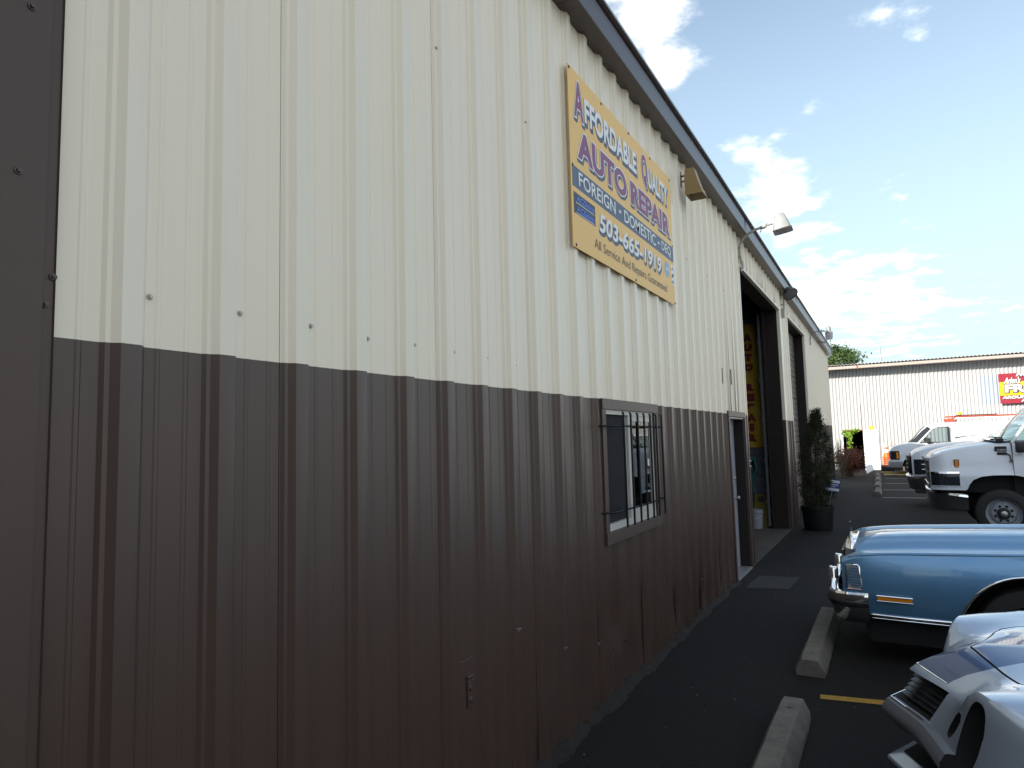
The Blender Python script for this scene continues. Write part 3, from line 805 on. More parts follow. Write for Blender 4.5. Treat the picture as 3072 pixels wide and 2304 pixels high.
sign_word('DEQ', 6.150, 6.455, 3.617, 3.722, W_, None, None, 0.012)
for u in (5.03, 6.06):
    b = MB(); b.box(0.0468, 0.0490, u - 0.022, u + 0.022, 3.662, 3.684); b.build('dot', W_, sign)
b = MB(); b.box(0.0462, 0.0466, 4.110, 4.495, 3.400, 3.552); b.build('badge_panel', M['sign_black'], sign)
for v in (3.492, 3.418):
    put_text('ACDelco', smap(0.0020), 4.150, 4.470, v, v + 0.046, M['sign_blue'], sign, 0.03, 0.25)
    b = MB(); b.box(0.0468, 0.0473, 4.145, 4.475, v - 0.012, v - 0.007); b.build('rule', W_, sign)
sign_word('503-665-1919', 4.560, 6.120, 3.385, 3.535, W_, None, Nv, 0.028, ob=0.03, shear=0.12)
put_text('All Service And Repairs Guaranteed', smap(0.002), 4.460, 6.27, 3.215, 3.310, Br, sign, 0.0)
b = MB(); pts = []
for i in range(40):
    a = 2 * math.pi * i / 40; r = 0.083 if i % 2 else 0.073; pts.append((6.305 + r * math.cos(a), 3.475 + r * math.sin(a)))
b.prism(pts, 0, 0.0462, 0.0472); b.build('seal', M['sign_sky'], sign)
put_text('ASE', smap(0.002), 6.262, 6.350, 3.455, 3.495, W_, sign, 0.03, 0.2)
b = MB(); b.box(0.0462, 0.0468, 6.445, 6.535, 3.350, 3.555); b.build('emblem_panel', W_, sign)
b = MB(); b.prism([(6.452, 3.50), (6.49, 3.535), (6.528, 3.50), (6.515, 3.498), (6.49, 3.518), (6.465, 3.498)], 0, 0.0469, 0.0476); b.build('emblem_roof', M['sign_black'], sign)
b = MB(); b.prism([(6.455, 3.43), (6.478, 3.47), (6.50, 3.455), (6.522, 3.48), (6.528, 3.455), (6.505, 3.425), (6.485, 3.44), (6.466, 3.415)], 0, 0.0469, 0.0476); b.build('emblem_figure', M['sign_black'], sign)
put_text('DEQ', smap(0.002), 6.458, 6.525, 3.362, 3.395, M['sign_black'], sign, 0.03)
bolt_me = MB().lathe([(0.001, 0.007), (0.008, 0.006), (0.012, 0.0)], axis=0, n=10).mesh('bolt', M['screw_brown'], smooth=40)
for y, z in ((4.10, 4.445), (4.11, 3.74), (4.13, 3.175), (5.32, 4.45), (6.52, 4.44), (6.525, 3.755), (5.36, 3.175), (6.53, 3.175), (4.70, 4.44), (5.9, 4.44)):
    link_mesh('bolt', bolt_me, sign, (0.0011, y - 5.31, z - 3.155))

# ================================================================= fixtures on the wall
# tan horn speaker
hs = thing('horn_speaker', 'tan horn loudspeaker hanging under the eave right of the yellow sign', 'loudspeaker', (0.03, 7.05, 4.45))
def rect(cx, cy, cz, w, d, tilt=(0, 0)):
    return [(cx - w / 2, cy - d / 2, cz - tilt[0] * -w / 2 - tilt[1] * d / 2), (cx + w / 2, cy - d / 2, cz + tilt[0] * w / 2 - tilt[1] * d / 2),
            (cx + w / 2, cy + d / 2, cz + tilt[0] * w / 2 + tilt[1] * d / 2), (cx - w / 2, cy + d / 2, cz + tilt[0] * -w / 2 + tilt[1] * d / 2)]
secs = [(0.145, 7.035, 4.700, .10, .12), (0.145, 7.035, 4.715, .085, .10), (0.150, 7.05, 4.62, .125, .15), (0.160, 7.085, 4.53, .15, .185), (0.175, 7.12, 4.435, .185, .235)]
secs = [secs[1], secs[0]] + secs[2:]
b = MB(); b.grid([rect(*q) for q in secs], True); b.quad(*rect(*secs[0])); b.build('horn', M['horn'], hs, smooth=50)
b = MB(); i2 = [(0.175, 7.12, 4.4352, .165, .215), (0.160, 7.09, 4.52, .10, .13)]; b.grid([rect(*q) for q in i2], True); b.quad(*rect(*i2[1])); b.build('throat', M['horn_in'], hs)
b = MB(); r0, r1 = rect(*secs[-1]), rect(0.175, 7.12, 4.4351, .165, .215); b.grid([r0, r1], True); b.build('rim', M['horn'], hs)
b = MB(); b.box(0.030, 0.036, 7.02, 7.08, 4.54, 4.72); b.box(0.036, 0.115, 7.035, 7.065, 4.66, 4.672); b.box(0.036, 0.115, 7.035, 7.065, 4.60, 4.612); b.build('bracket', M['horn'], hs, bevel=0.002)

# pale flood lamp on a gooseneck
l1 = thing('flood_lamp', 'pale grey flood lamp on a curved pipe arm above the first bay opening', 'wall lamp', (0.03, 10.2, 4.3))
b = MB(); b.tube([(0.05, 10.16, 4.28), (0.075, 10.19, 4.33), (0.07, 10.2, 4.42), (0.045, 10.2, 4.50), (0.042, 10.2, 4.62), (0.055, 10.2, 4.70), (0.10, 10.2, 4.775), (0.18, 10.2, 4.835), (0.28, 10.2, 4.88), (0.36, 10.2, 4.895)], 0.019, 10); b.build('arm', M['pipe'], l1, smooth=50)
for z in (4.50, 4.64):
    b = MB(); b.box(0.028, 0.066, 10.155, 10.245, z, z + 0.022); b.build('clamp', M['steel'], l1, bevel=0.003)
b = MB(); b.tube([(0.35, 10.2, 4.893), (0.42, 10.2, 4.90)], 0.026, 10); b.tube([(0.42, 10.2, 4.885), (0.44, 10.2, 4.945)], 0.02, 8); b.tube([(0.43, 10.2, 4.915), (0.53, 10.2, 4.925)], 0.016, 8)
b.tube([(0.385, 10.17, 4.89), (0.37, 10.165, 4.85), (0.352, 10.165, 4.815)], 0.007, 6); b.build('knuckle', M['lamp_grey'], l1, smooth=40)
def tilt_box(c, secs, ry):
    """stack of rounded rectangles (h, w, d) along local z, tilted about y"""
    rows = []
    for h, w, d in secs:
        row = []
        for i in range(20):
            a = 2 * math.pi * i / 20; ca, sa = math.cos(a), math.sin(a)
            e = 0.35
            px = w / 2 * math.copysign(abs(ca) ** e, ca); py = d / 2 * math.copysign(abs(sa) ** e, sa)
            row.append((c[0] + px * math.cos(ry) + h * math.sin(ry), c[1] + py, c[2] - px * math.sin(ry) + h * math.cos(ry)))
        rows.append(row)
    return rows
sc = [(0.13, 0.002, 0.002), (0.13, 0.11, 0.14), (0.10, 0.15, 0.17), (0.02, 0.19, 0.21), (-0.10, 0.25, 0.27), (-0.115, 0.26, 0.28), (-0.125, 0.26, 0.28)]
b = MB(); b.grid(tilt_box((0.645, 10.2, 4.92), sc, R(-8)), True); b.build('housing', M['lamp_grey'], l1, smooth=40)
b = MB(); b.grid(tilt_box((0.645, 10.2, 4.92), [(-0.127, 0.255, 0.275), (-0.133, 0.25, 0.27), (-0.133, 0.002, 0.002)], R(-8)), True); b.build('lens', M['lens'], l1)
b = MB(); b.grid(tilt_box((0.645, 10.2, 4.92), [(-0.118, 0.272, 0.292), (-0.130, 0.272, 0.292)], R(-8)), True); b.build('lens_rim', M['lamp_dark'], l1)

# dark flood lamp between the bays
l2 = thing('flood_lamp', 'dark round flood lamp on an upright pipe between the two bay openings', 'wall lamp', (0.04, 14.62, 4.40))
b = MB(); b.tube([(0.06, 14.50, 4.40), (0.075, 14.56, 4.37), (0.075, 14.62, 4.40), (0.075, 14.62, 4.50), (0.08, 14.62, 4.68), (0.12, 14.62, 4.72)], 0.022, 10); b.build('conduit', M['pipe'], l2, smooth=50)
b = MB(); b.box(0.03, 0.10, 14.44, 14.50, 4.22, 4.42); b.build('junction_box', M['pipe'], l2, bevel=0.006)
b = MB(); b.box(0.028, 0.10, 14.585, 14.655, 4.52, 4.54); b.build('clamp', M['steel'], l2, bevel=0.002)
ax = Vector((0.45, -0.42, -0.78)).normalized(); u_ = ax.cross(Vector((0, 0, 1))).normalized(); w_ = ax.cross(u_)
def dish(c, prof, n=24, sq=1.0):
    return [[Vector(c) + ax * h + (u_ * math.cos(2 * math.pi * k / n) + w_ * math.sin(2 * math.pi * k / n) * sq) * r for k in range(n)] for r, h in prof]
c0 = (0.19, 14.62, 4.77)
b = MB(); b.grid(dish(c0, [(0.001, -0.11), (0.06, -0.10), (0.075, -0.05), (0.12, -0.02), (0.145, 0.03), (0.15, 0.06), (0.155, 0.065), (0.155, 0.075), (0.135, 0.075)]), True); b.build('housing', M['lamp_dark'], l2, smooth=35)
b = MB(); b.grid(dish(c0, [(0.135, 0.068), (0.08, 0.078), (0.001, 0.082)]), True); b.build('lens', M['lens_dark'], l2, smooth=40)

# yard light on an arm near the far end
l3 = thing('yard_light', 'small grey yard light on a bent arm near the far end of the eave', 'wall lamp', (0.03, 20.0, 4.3))
b = MB(); b.tube([(0.04, 20, 4.30), (0.04, 20, 4.45), (0.065, 20, 4.56), (0.12, 20, 4.63), (0.22, 20, 4.655), (0.34, 20, 4.66), (0.45, 20, 4.645)], 0.016, 8); b.build('arm', M['lamp_grey'], l3, smooth=50)
b = MB(); b.lathe([(0.001, 0.20), (0.03, 0.20), (0.03, 0.155), (0.055, 0.15), (0.06, 0.03), (0.09, 0.02), (0.10, -0.03), (0.098, -0.04)], (0.525, 20, 4.60), 2, 20); b.build('housing', M['lamp_grey'], l3, smooth=35)
b = MB(); b.lathe([(0.098, -0.04), (0.095, -0.12), (0.078, -0.19), (0.001, -0.195)], (0.525, 20, 4.60), 2, 20); b.build('refractor', M['lens'], l3, smooth=35)
b = MB(); b.box(0.16, 0.26, 22.3, 22.42, 4.62, 4.66); b.box(0.0, 0.17, 22.34, 22.38, 4.632, 4.648)
tag(b.build('security_camera', M['lamp_grey'], None, bevel=0.008, origin=(0.05, 22.36, 4.62)), 'tiny pale camera bracket under the eave beyond the yard light', 'camera')

# ================================================================= inside the first bay
bn = thing('banner', 'yellow vinyl banner with stacked red letters hanging inside the open bay', 'banner', (-0.62, 14.33, 1.6))
b = MB(); rows = []
for i in range(25):
    z = 1.60 + 2.55 * i / 24
    rows.append([(-0.885 + 0.53 * j / 12, 14.325 + 0.008 * math.sin(j * 1.1 + i * 0.5) + 0.006 * math.sin(j * 2.3 - i * .3), z) for j in range(13)])
b.grid(rows); b.build('cloth', M['banner'], bn, smooth=60, recalc=False)
zc = 3.865
for ch in 'AUTO REPAIR':
    if ch != ' ':
        wdt = 0.175 if ch != 'I' else 0.085
        put_text(ch, lambda u, v: (u, 14.308, v), -0.635 - wdt / 2, -0.635 + wdt / 2, zc - 0.078, zc + 0.078, M['banner_red'], bn, 0.10)
    zc -= 0.2065
bk = thing('bucket', 'white plastic bucket with wire handle on the bay floor', 'bucket', (-0.62, 14.02, 0.012))
b = MB(); b.lathe([(0.001, 0.0), (0.128, 0.0), (0.145, 0.30), (0.155, 0.305), (0.155, 0.335), (0.147, 0.34), (0.149, 0.375), (0.140, 0.375), (0.124, 0.01), (0.001, 0.01)], axis=2, n=28); b.build('pail', M['bucket'], bk, smooth=35, local=True)
b = MB(); b.tube([(-0.150, 0, 0.32), (-0.13, -0.11, 0.24), (0, -0.165, 0.20), (0.13, -0.11, 0.24), (0.150, 0, 0.32)], 0.004, 6); b.build('handle', M['steel'], bk, smooth=40, local=True)
ws = thing('wet_floor_sign', 'yellow folding floor sign standing behind the white bucket', 'floor sign', (-0.53, 14.22, 0.012))
for s in (-1, 1):
    b = MB(); dy = 0.09 * s
    def bar(x0, x1, z0, z1):
        f = lambda z: dy * (1 - z / 0.66)
        b.hull8([(x0, f(z0) - .008, z0), (x1, f(z0) - .008, z0), (x1, f(z0) + .008, z0), (x0, f(z0) + .008, z0)], [(x0, f(z1) - .008, z1), (x1, f(z1) - .008, z1), (x1, f(z1) + .008, z1), (x0, f(z1) + .008, z1)])
    bar(-0.13, 0.13, 0.0, 0.50); bar(-0.115, -0.06, 0.50, 0.60); bar(0.06, 0.115, 0.50, 0.60); bar(-0.11, 0.11, 0.60, 0.65)
    b.build('panel', M['safety_yellow'], ws, local=True)
hr = thing('hose_reel', 'green hose hanging in a loop on the bay wall above the bucket', 'hose', (-0.70, 14.3, 1.4))
b = MB(); b.box(-0.74, -0.595, 14.22, 14.33, 1.33, 1.40); b.build('bracket', M['hose'], hr, bevel=0.01)
for i, (r, dx) in enumerate(((0.17, 0), (0.155, .012), (0.16, -.012), (0.145, 0.0), (0.165, .006))):
    b = MB(); b.tube([(-0.69 + dx + r * 0.55 * math.cos(t), 14.27 + 0.012 * i - .02, 1.20 + r * 1.1 * math.sin(t)) for t in frange(0, 2 * math.pi, 24)], 0.014, 6); b.build('coil', M['hose'], hr, smooth=50)
b = MB(); b.tube([(-0.64, 14.26, 1.1), (-0.69, 14.25, 0.95), (-0.66, 14.24, 0.8), (-0.60, 14.23, 0.62), (-0.63, 14.22, 0.45)], 0.013, 6); b.tube([(-0.72, 14.26, 1.1), (-0.70, 14.25, 0.9), (-0.74, 14.24, 0.7), (-0.70, 14.22, 0.42)], 0.013, 6); b.build('tail', M['hose'], hr, smooth=50)
# dark chair behind the office window
ch = thing('office_chair', 'dark office chair behind the left window pane', 'chair', (-0.65, 5.0, 0.01))
b = MB(); b.prism([(-0.21, 0.62), (0.21, 0.62), (0.23, 0.85), (0.22, 1.42), (0.15, 1.50), (-0.15, 1.50), (-0.22, 1.42), (-0.23, 0.85)], 0, 0.16, 0.23); b.build('backrest', M['black_trim'], ch, local=True, bevel=0.02)
b = MB(); b.box(-0.25, 0.24, -0.25, 0.25, 0.46, 0.54); b.build('seat', M['black_trim'], ch, local=True, bevel=0.03)
b = MB(); b.lathe([(0.03, 0.08), (0.03, 0.46)], n=12); b.tube([(0.18, 0, 0.5), (0.25, 0, 0.58), (0.22, 0, 0.72)], 0.02); b.build('column', M['black_trim'], ch, local=True)
for i in range(5):
    a = i * 2 * math.pi / 5; b = MB(); b.tube([(0, 0, 0.09), (0.28 * math.cos(a), 0.28 * math.sin(a), 0.05), (0.28 * math.cos(a), 0.28 * math.sin(a), 0.0)], 0.022); b.build('leg', M['black_trim'], ch, local=True)

# ================================================================= unseen building added behind the camera to darken the rib sides
nb = thing('added_shade_building', 'unseen dark brown building added behind the camera to block low sky light', 'building', (14, -26, 0))
b = MB(); b.box(2.5, 34, -36, -19, 0, 7.2); b.build('wall', M['brown'], nb)
b = MB(); b.grid([[(2.2, y, z) for y, z in ((-18.6, 7.2), (-27.5, 9.2), (-36.4, 7.2))], [(34.3, y, z) for y, z in ((-18.6, 7.2), (-27.5, 9.2), (-36.4, 7.2))]]); b.build('roof', M['roofing'], nb)
for x0 in (6, 13, 20, 27):
    b = MB(); b.box(x0, x0 + 3.6, -19.02, -18.96, 0.02, 4.2); b.build('overhead_door', M['overhead'], nb)

# ================================================================= wheel stops
def wheel_stop(x, y0, y1, label, group=None):
    o = thing('wheel_stop', label, 'wheel stop', (x, (y0 + y1) / 2, 0), group)
    L = (y1 - y0) / 2; b = MB()
    sec = [(-0.105, 0.0), (-0.105, 0.045), (-0.060, 0.128), (0.060, 0.128), (0.105, 0.045), (0.105, 0.0)]
    rows = []
    for t in frange(-1, 1, 15):
        k = 1.0 - (0.05 if abs(t) > .99 else 0)
        rows.append([(px * k + random.uniform(-.0025, .0025), t * L, pz * (1 - (0.05 if abs(t) > .99 else 0)) + random.uniform(-.002, .002) * (pz > 0)) for px, pz in sec])
    b.grid(rows); b.quad(*rows[0]); b.quad(*rows[-1])
    b.build('block', M['stop'], o, local=True, smooth=28)
    for t in (-0.78, 0.78):
        b = MB(); b.lathe([(0.013, 0.1265), (0.013, 0.1312), (0.001, 0.1312)], (0, t * L, 0), n=10); b.build('pin', M['screw_brown'], o, local=True)
    return o
wheel_stop(1.19, 5.645, 7.40, 'grey concrete wheel stop under the nose of the blue car')
wheel_stop(1.175, 2.98, 4.82, 'nearest concrete wheel stop at the bottom edge beside the yellow line')
for i, yc in enumerate((23.15, 26.1, 29.1, 32.0)):
    wheel_stop(1.36 - 0.016 * (yc - 23), yc - 0.92, yc + 0.92, ['nearest', 'second', 'third', 'farthest'][i] + ' stop of the far row running toward the white corrugated building', 'far row of wheel stops')

# ================================================================= foliage helper
def leaf_cloud(name, pts, size, m, parent, jitter=0.5, flat=0.0, local=False, aspect=0.6):
    """many small bent leaf faces, one mesh; pts: array (n,3)"""
    n = len(pts); V = np.zeros((n, 4, 3))
    a = rng.normal(size=(n, 3)); a /= np.linalg.norm(a, axis=1)[:, None]
    c = rng.normal(size=(n, 3)); c -= a * (a * c).sum(1)[:, None]; c /= np.linalg.norm(c, axis=1)[:, None]
    s = size * (1 - jitter + 2 * jitter * rng.random(n))[:, None]
    V[:, 0] = pts - a * s * .5; V[:, 1] = pts + c * s * aspect * .5; V[:, 2] = pts + a * s * .5; V[:, 3] = pts - c * s * aspect * .5
    off = np.zeros(3)
    if not local:
        p = parent
        while p is not None: off += np.array(p.location); p = p.parent
    me = bpy.data.meshes.new(name)
    me.from_pydata((V.reshape(-1, 3) - off).tolist(), [], np.arange(n * 4).reshape(n, 4).tolist())
    me.materials.append(m)
    return link_mesh(name, me, parent)

# ================================================================= potted conifer
pt = thing('potted_conifer', 'dark columnar conifer in a black plastic pot beside the second bay', 'potted tree', (0.50, 14.23, 0))
b = MB(); b.lathe([(0.001, 0.0), (0.245, 0.0), (0.252, 0.02), (0.285, 0.40), (0.300, 0.405), (0.302, 0.46), (0.288, 0.462), (0.276, 0.42), (0.001, 0.42)], n=36); b.build('pot', M['pot'], pt, local=True, smooth=35)
b = MB(); b.lathe([(0.276, 0.422), (0.15, 0.432), (0.001, 0.44)], n=24); b.build('soil', M['soil'], pt, local=True, smooth=50)
b = MB(); b.tube([(0, 0, 0.42), (0.01, 0.01, 0.9), (0.03, 0, 1.5), (0.06, 0, 2.05)], [0.028, 0.024, 0.016, 0.006], 8); b.build('trunk', M['bark'], pt, local=True, smooth=60)
pts = []
def cr(z): return smooth_tab([(0.44, 0.15), (0.58, 0.25), (0.9, 0.33), (1.25, 0.325), (1.6, 0.26), (1.9, 0.18), (2.12, 0.10), (2.28, 0.03)], z)
for i in range(360):     # sprays: short upright fans of scale foliage
    z = 0.46 + 1.80 * random.random() ** 0.92; a = random.random() * 6.283; rad = cr(z) * (0.25 + 0.80 * random.random() ** .6)
    c = np.array([math.cos(a) * rad + 0.03 * z, math.sin(a) * rad, z]); h = random.uniform(0.10, 0.22); w = random.uniform(0.03, 0.055)
    out = np.array([math.cos(a) * .35, math.sin(a) * .35, 1.0])
    k = 88; t = rng.random(k)
    pts.append(c + out * (t[:, None] - .5) * h + rng.normal(size=(k, 3)) * w * (1.05 - t[:, None] * .6))
leaf_cloud('crown', np.concatenate(pts), 0.025, M['cedar'], pt, local=True, aspect=0.45)
ys = thing('yard_sign', 'small blue and white sign on a thin stake in the black pot', 'sign', (0.71, 14.12, 0.43))
b = MB(); b.tube([(0, 0, 0), (0.045, -0.015, 0.20), (0.085, -0.02, 0.36)], 0.005, 6); b.build('stake', M['steel'], ys, local=True)
def ysm(h):
    ca, sa = math.cos(R(-8)), math.sin(R(-8))
    return lambda u, v: (0.095 + u * ca - v * sa, -0.03 - h, 0.43 + u * sa + v * ca)
def ypatch(name, u0, u1, v0, v1, h, m):
    f0, f1 = ysm(h), ysm(h - 0.003); b = MB()
    b.hull8([f0(u0, v0), f0(u1, v0), f0(u1, v1), f0(u0, v1)], [f1(u0, v0), f1(u1, v0), f1(u1, v1), f1(u0, v1)]); return b.build(name, m, ys, local=True)
M['yard_blue'] = mat('yard_sign_blue', (0.018, 0.05, 0.24), 0.45)
ypatch('board', -0.125, 0.125, -0.115, 0.115, 0.0, M['yard_blue'])
for (u0, u1, v0, v1) in ((-0.115, 0.115, 0.050, 0.098), (-0.115, 0.115, -0.100, -0.055)):
    ypatch('white_band', u0, u1, v0, v1, 0.0035, M['sign_white'])
for (u0, u1, v0, v1, m) in ((-0.085, 0.09, 0.068, 0.080, 'yard_blue'), (-0.09, 0.085, -0.083, -0.073, 'yard_blue')):
    n = 9
    for i in range(n):
        a = u0 + (u1 - u0) * i / n; ypatch('print_mark', a, a + (u1 - u0) / n * 0.72, v0 + random.uniform(0, .004), v1 - random.uniform(0, .005), 0.007, M[m])
for i in range(10):
    ypatch('print_mark', -0.10 + i * 0.02, -0.10 + i * 0.02 + 0.014, 0.005, 0.024, 0.0035, M['sign_white'])
for i in range(6):
    ypatch('print_mark', -0.055 + i * 0.018, -0.055 + i * 0.018 + 0.012, -0.030, -0.018, 0.0035, M['sign_white'])

# ================================================================= far corrugated building
FY = 37.5
far = thing('corrugated_building', 'white corrugated metal building closing the far end of the lot', 'building', (3.0, FY, 0))
CP = 0.1515
def corr(x):
    u = (x / CP) % 1.0
    return 0.062 * (0.5 - 0.5 * math.cos(2 * math.pi * u)) ** 0.75
def corr_sheet(x0, x1, z0, z1, m, name='wall_sheet', dy=0.0):
    n = max(4, int((x1 - x0) / CP * 10)); xs = frange(x0, x1, n + 1)
    b = MB(); b.grid([[(x, FY - corr(x) - dy, z) for x in xs] for z in (z0, z1)]); b.build(name, m, far, smooth=60)
DX0, DX1, DZ = -0.31, 0.585, 1.985
x = -6.0; SH = CP * 6
while x < 15:
    a, c = x, min(15, x + SH)
    segs = [(a, c, 0.0, 5.12)]
    if c > DX0 and a < DX1:
        segs = []
        if a < DX0: segs.append((a, DX0, 0.0, 5.12)); 
        if c > DX1: segs.append((DX1, c, 0.0, 5.12))
        segs.append((max(a, DX0), min(c, DX1), DZ, 5.12))
    for s_ in segs: corr_sheet(*s_, M['corrug'])
    x += SH
corr_sheet(5.50, 6.32, 3.05, 4.36, M['corrug_blue'], 'painted_patch', 0.010)
corr_sheet(DX1 - .035, DX1 - .015, 2.0, 3.2, M['rust'], 'rust_streak', 0.008)
OV = 0.66
b = MB(); b.prism([(FY - OV - .11, 5.165), (FY - OV - .125, 5.155), (FY - OV - .115, 5.04), (FY - OV - .09, 5.015), (FY - OV, 5.015), (FY - OV, 5.165)], 0, -6.2, 15.2); b.build('gutter', M['gutter_tan'], far)
b = MB(); b.quad((-6.2, FY - OV, 5.04), (15.2, FY - OV, 5.04), (15.2, FY, 5.09), (-6.2, FY, 5.09)); b.build('soffit', M['corrug'], far)
b = MB(); xs = frange(-6.2, 15.2, 21 * 40 + 1)
b.grid([[(x, FY - OV - 0.10, 5.215 + corr(x) * 0.9) for x in xs], [(x, FY + 9, 5.75 + corr(x)) for x in xs]])
b.grid([[(x, FY - OV - 0.10, 5.20 + corr(x) * 0.9) for x in xs], [(x, FY - OV - 0.10, 5.215 + corr(x) * 0.9) for x in xs]]); b.build('roof', M['corrug'], far, smooth=60)
b = MB(); b.box(DX1 - 0.05, DX1 + 0.02, FY - OV - .13, FY - OV - .124, 5.0, 5.19); b.build('rust_mark', M['rust'], far)
for xx in (-6.0, 15.0):
    b = MB(); b.quad((xx, FY, 0), (xx, FY + 12, 0), (xx, FY + 12, 5.3), (xx, FY + 9, 5.7), (xx, FY, 5.1)); b.build('end_wall', M['corrug'], far)
b = MB(); b.box(DX0 - 0.05, DX1 + 0.02, FY - 0.06, FY - 0.045, DZ - 0.012, DZ + 0.03); b.build('door_head', M['rust'], far)
b = MB(); b.box(DX0 - 0.06, DX0, FY - 0.05, FY + 0.05, 0, DZ - 0.015); b.build('door_jamb', M['white_paint'], far)
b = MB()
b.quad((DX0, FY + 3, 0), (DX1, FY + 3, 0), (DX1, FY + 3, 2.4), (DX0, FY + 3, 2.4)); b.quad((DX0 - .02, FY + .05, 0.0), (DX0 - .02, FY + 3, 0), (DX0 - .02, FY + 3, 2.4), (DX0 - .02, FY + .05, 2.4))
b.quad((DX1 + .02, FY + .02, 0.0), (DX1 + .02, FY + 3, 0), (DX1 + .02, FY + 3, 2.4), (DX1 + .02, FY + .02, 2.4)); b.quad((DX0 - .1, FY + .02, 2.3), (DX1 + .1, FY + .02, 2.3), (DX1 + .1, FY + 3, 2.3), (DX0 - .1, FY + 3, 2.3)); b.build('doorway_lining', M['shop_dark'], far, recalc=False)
# open door leaf folded back against the wall
lf = piece('door_leaf', M['white_paint'], 0.600, 1.265, FY - 0.115, FY - 0.065, 0.02, 1.985, far, 0.006)
b = MB(); b.lathe([(0.001, -0.06), (0.03, -0.055), (0.035, -0.03), (0.015, -0.015), (0.03, 0.0)], (1.19, FY - 0.115, 0.95), 1, 12); b.build('handle', M['steel'], lf, smooth=40)
piece('notice_plate', M['yellow_print'], 0.865, 1.085, FY - 0.060, FY - 0.048, 2.02, 2.17, far, 0)
for xx, zz in ((-0.62, 1.4), (-0.48, 1.55)):
    b = MB(); b.tube([(xx, FY - 0.10, 0.0), (xx - .02, FY - .10, zz * .6), (xx + 0.03, FY - .08, zz)], 0.03, 8); b.build('pipe_stub', M['steel'], far, smooth=50)

# sign on the far building (cut by the picture's right edge)
fs = thing('frame_shop_sign', 'red and yellow lettered sign on the white corrugated wall at the right edge', 'sign', (8.2, FY - 0.2, 3.0))
FX0, FX1 = 6.22, 10.2
def fbox(name, m, u0, u1, v0, v1, h0, h1):
    b = MB(); b.box(u0, u1, FY - 0.20 - h1, FY - 0.20 - h0, v0, v1); return b.build(name, m, fs)
fbox('board', M['red_print'], FX0, FX1, 3.005, 4.365, 0, 0.03)
fbox('back_rail', M['steel'], FX0 + .3, FX1 - .3, 3.2, 3.26, -0.145, -0.002); fbox('back_rail', M['steel'], FX0 + .3, FX1 - .3, 4.1, 4.16, -0.145, -0.002)
fbox('yellow_field', M['yellow_print'], FX0 + 0.01, FX1 - .01, 3.365, 3.985, 0.031, 0.034)
fm = lambda h: (lambda u, v: (u, FY - 0.20 - h, v))
def fword(body, u0, u1, v0, v1, fill, edge=None, bold=.04, shear=0.0):
    bx = text_box(body, bold, shear)
    if edge: put_text(body, lambda u, v: (u + .012, FY - .2 - .040, v - .015), u0, u1, v0, v1, edge, fs, bold + .05, shear, box=bx)
    put_text(body, fm(0.046), u0, u1, v0, v1, fill, fs, bold, shear, box=bx)
fword('FRAME', 6.86, 7.90, 4.215, 4.345, M['sign_white'], M['sign_black'], .04, .25)
fword('W', 7.28, 7.46, 4.055, 4.180, M['sign_white'], M['sign_black'], .04, .25)
fword("Arlen's", 6.40, 7.02, 3.90, 4.19, M['sign_white'], M['sign_black'], .02, .45)
fword('FRAME', 6.42, 8.42, 3.50, 3.86, M['silver_print'], M['sign_black'], .05, 0.0)
fword('AROUND T', 6.30, 7.60, 3.215, 3.345, M['sign_white'], M['sign_black'], .04, .15)
fword('AND', 6.98, 7.50, 3.06, 3.19, M['sign_white'], M['sign_black'], .04, .15)

# vent pipe on the far roof
b = MB(); b.tube([(0, 0, 0), (-0.03, 0, 0.95)], 0.045, 10)
o = b.build('vent_pipe', M['steel'], local=True, smooth=50); o.location = (1.60, 39.0, 5.30)
tag(o, 'thin leaning vent pipe on the corrugated roof against the sky', 'vent pipe')

# ================================================================= planting and clutter at the far end
sh = thing('red_shrub', 'reddish brown leafy shrub between the shop corner and the white door', 'shrub', (0.15, 32.2, 0))
b = MB()
tips = []
for i in range(60):
    a = random.random() * 6.283; l = random.uniform(.5, 1.15); r = random.uniform(.15, .95)
    p0 = (random.uniform(-.15, .15), random.uniform(-.15, .15), 0); p1 = (r * .45 * math.cos(a), r * .45 * math.sin(a), l * .6); p2 = (r * math.cos(a) * .85, r * math.sin(a), l)
    b.tube([p0, p1, p2], [0.012, 0.008, 0.004], 4, cap=False); tips += [p1, p2, tuple((np.array(p1) + p2) / 2)]
b.build('stems', M['bark'], sh, local=True)
pts = np.concatenate([np.array(t) + rng.normal(size=(40, 3)) * 0.11 for t in tips]); pts[:, 2] = np.maximum(pts[:, 2], 0.03)
leaf_cloud('foliage', pts, 0.055, M['redleaf'], sh, local=True)
# young green vine in the doorway
vn = thing('vine', 'bright green vine hanging in the dark doorway of the white building', 'vine', (-0.05, FY - 0.12, 0.6))
path = [(-0.22, 0.02, 1.30), (-0.05, 0, 1.33), (0.20, 0, 1.36), (0.42, .02, 1.38)]
p2 = [(-0.05, 0, 1.33), (0.02, -.03, 1.15), (0.06, -.05, 0.95), (0.02, -.04, 0.75), (0.04, -.03, 0.55)]
b = MB(); b.tube(path, 0.012, 5); b.tube(p2, 0.010, 5); b.tube([(-0.1, 0, 1.3), (-0.12, -.02, 1.1), (0.0, -.02, 1.0)], .008, 5); b.build('stem', M['bark'], vn, local=True)
pts = []
for q in path + p2 + [(-0.15, 0, 1.22), (-0.08, -.02, 1.12), (0.12, 0, 1.24), (0.2, 0, 1.28), (0.05, -.03, 1.05), (-.02, 0, 1.2), (.05, -.04, .85)]:
    pts.append(np.array(q) + rng.normal(size=(28, 3)) * (0.065, 0.04, 0.055))
leaf_cloud('leaves', np.concatenate(pts), 0.085, M['vine'], vn, local=True, aspect=.8)
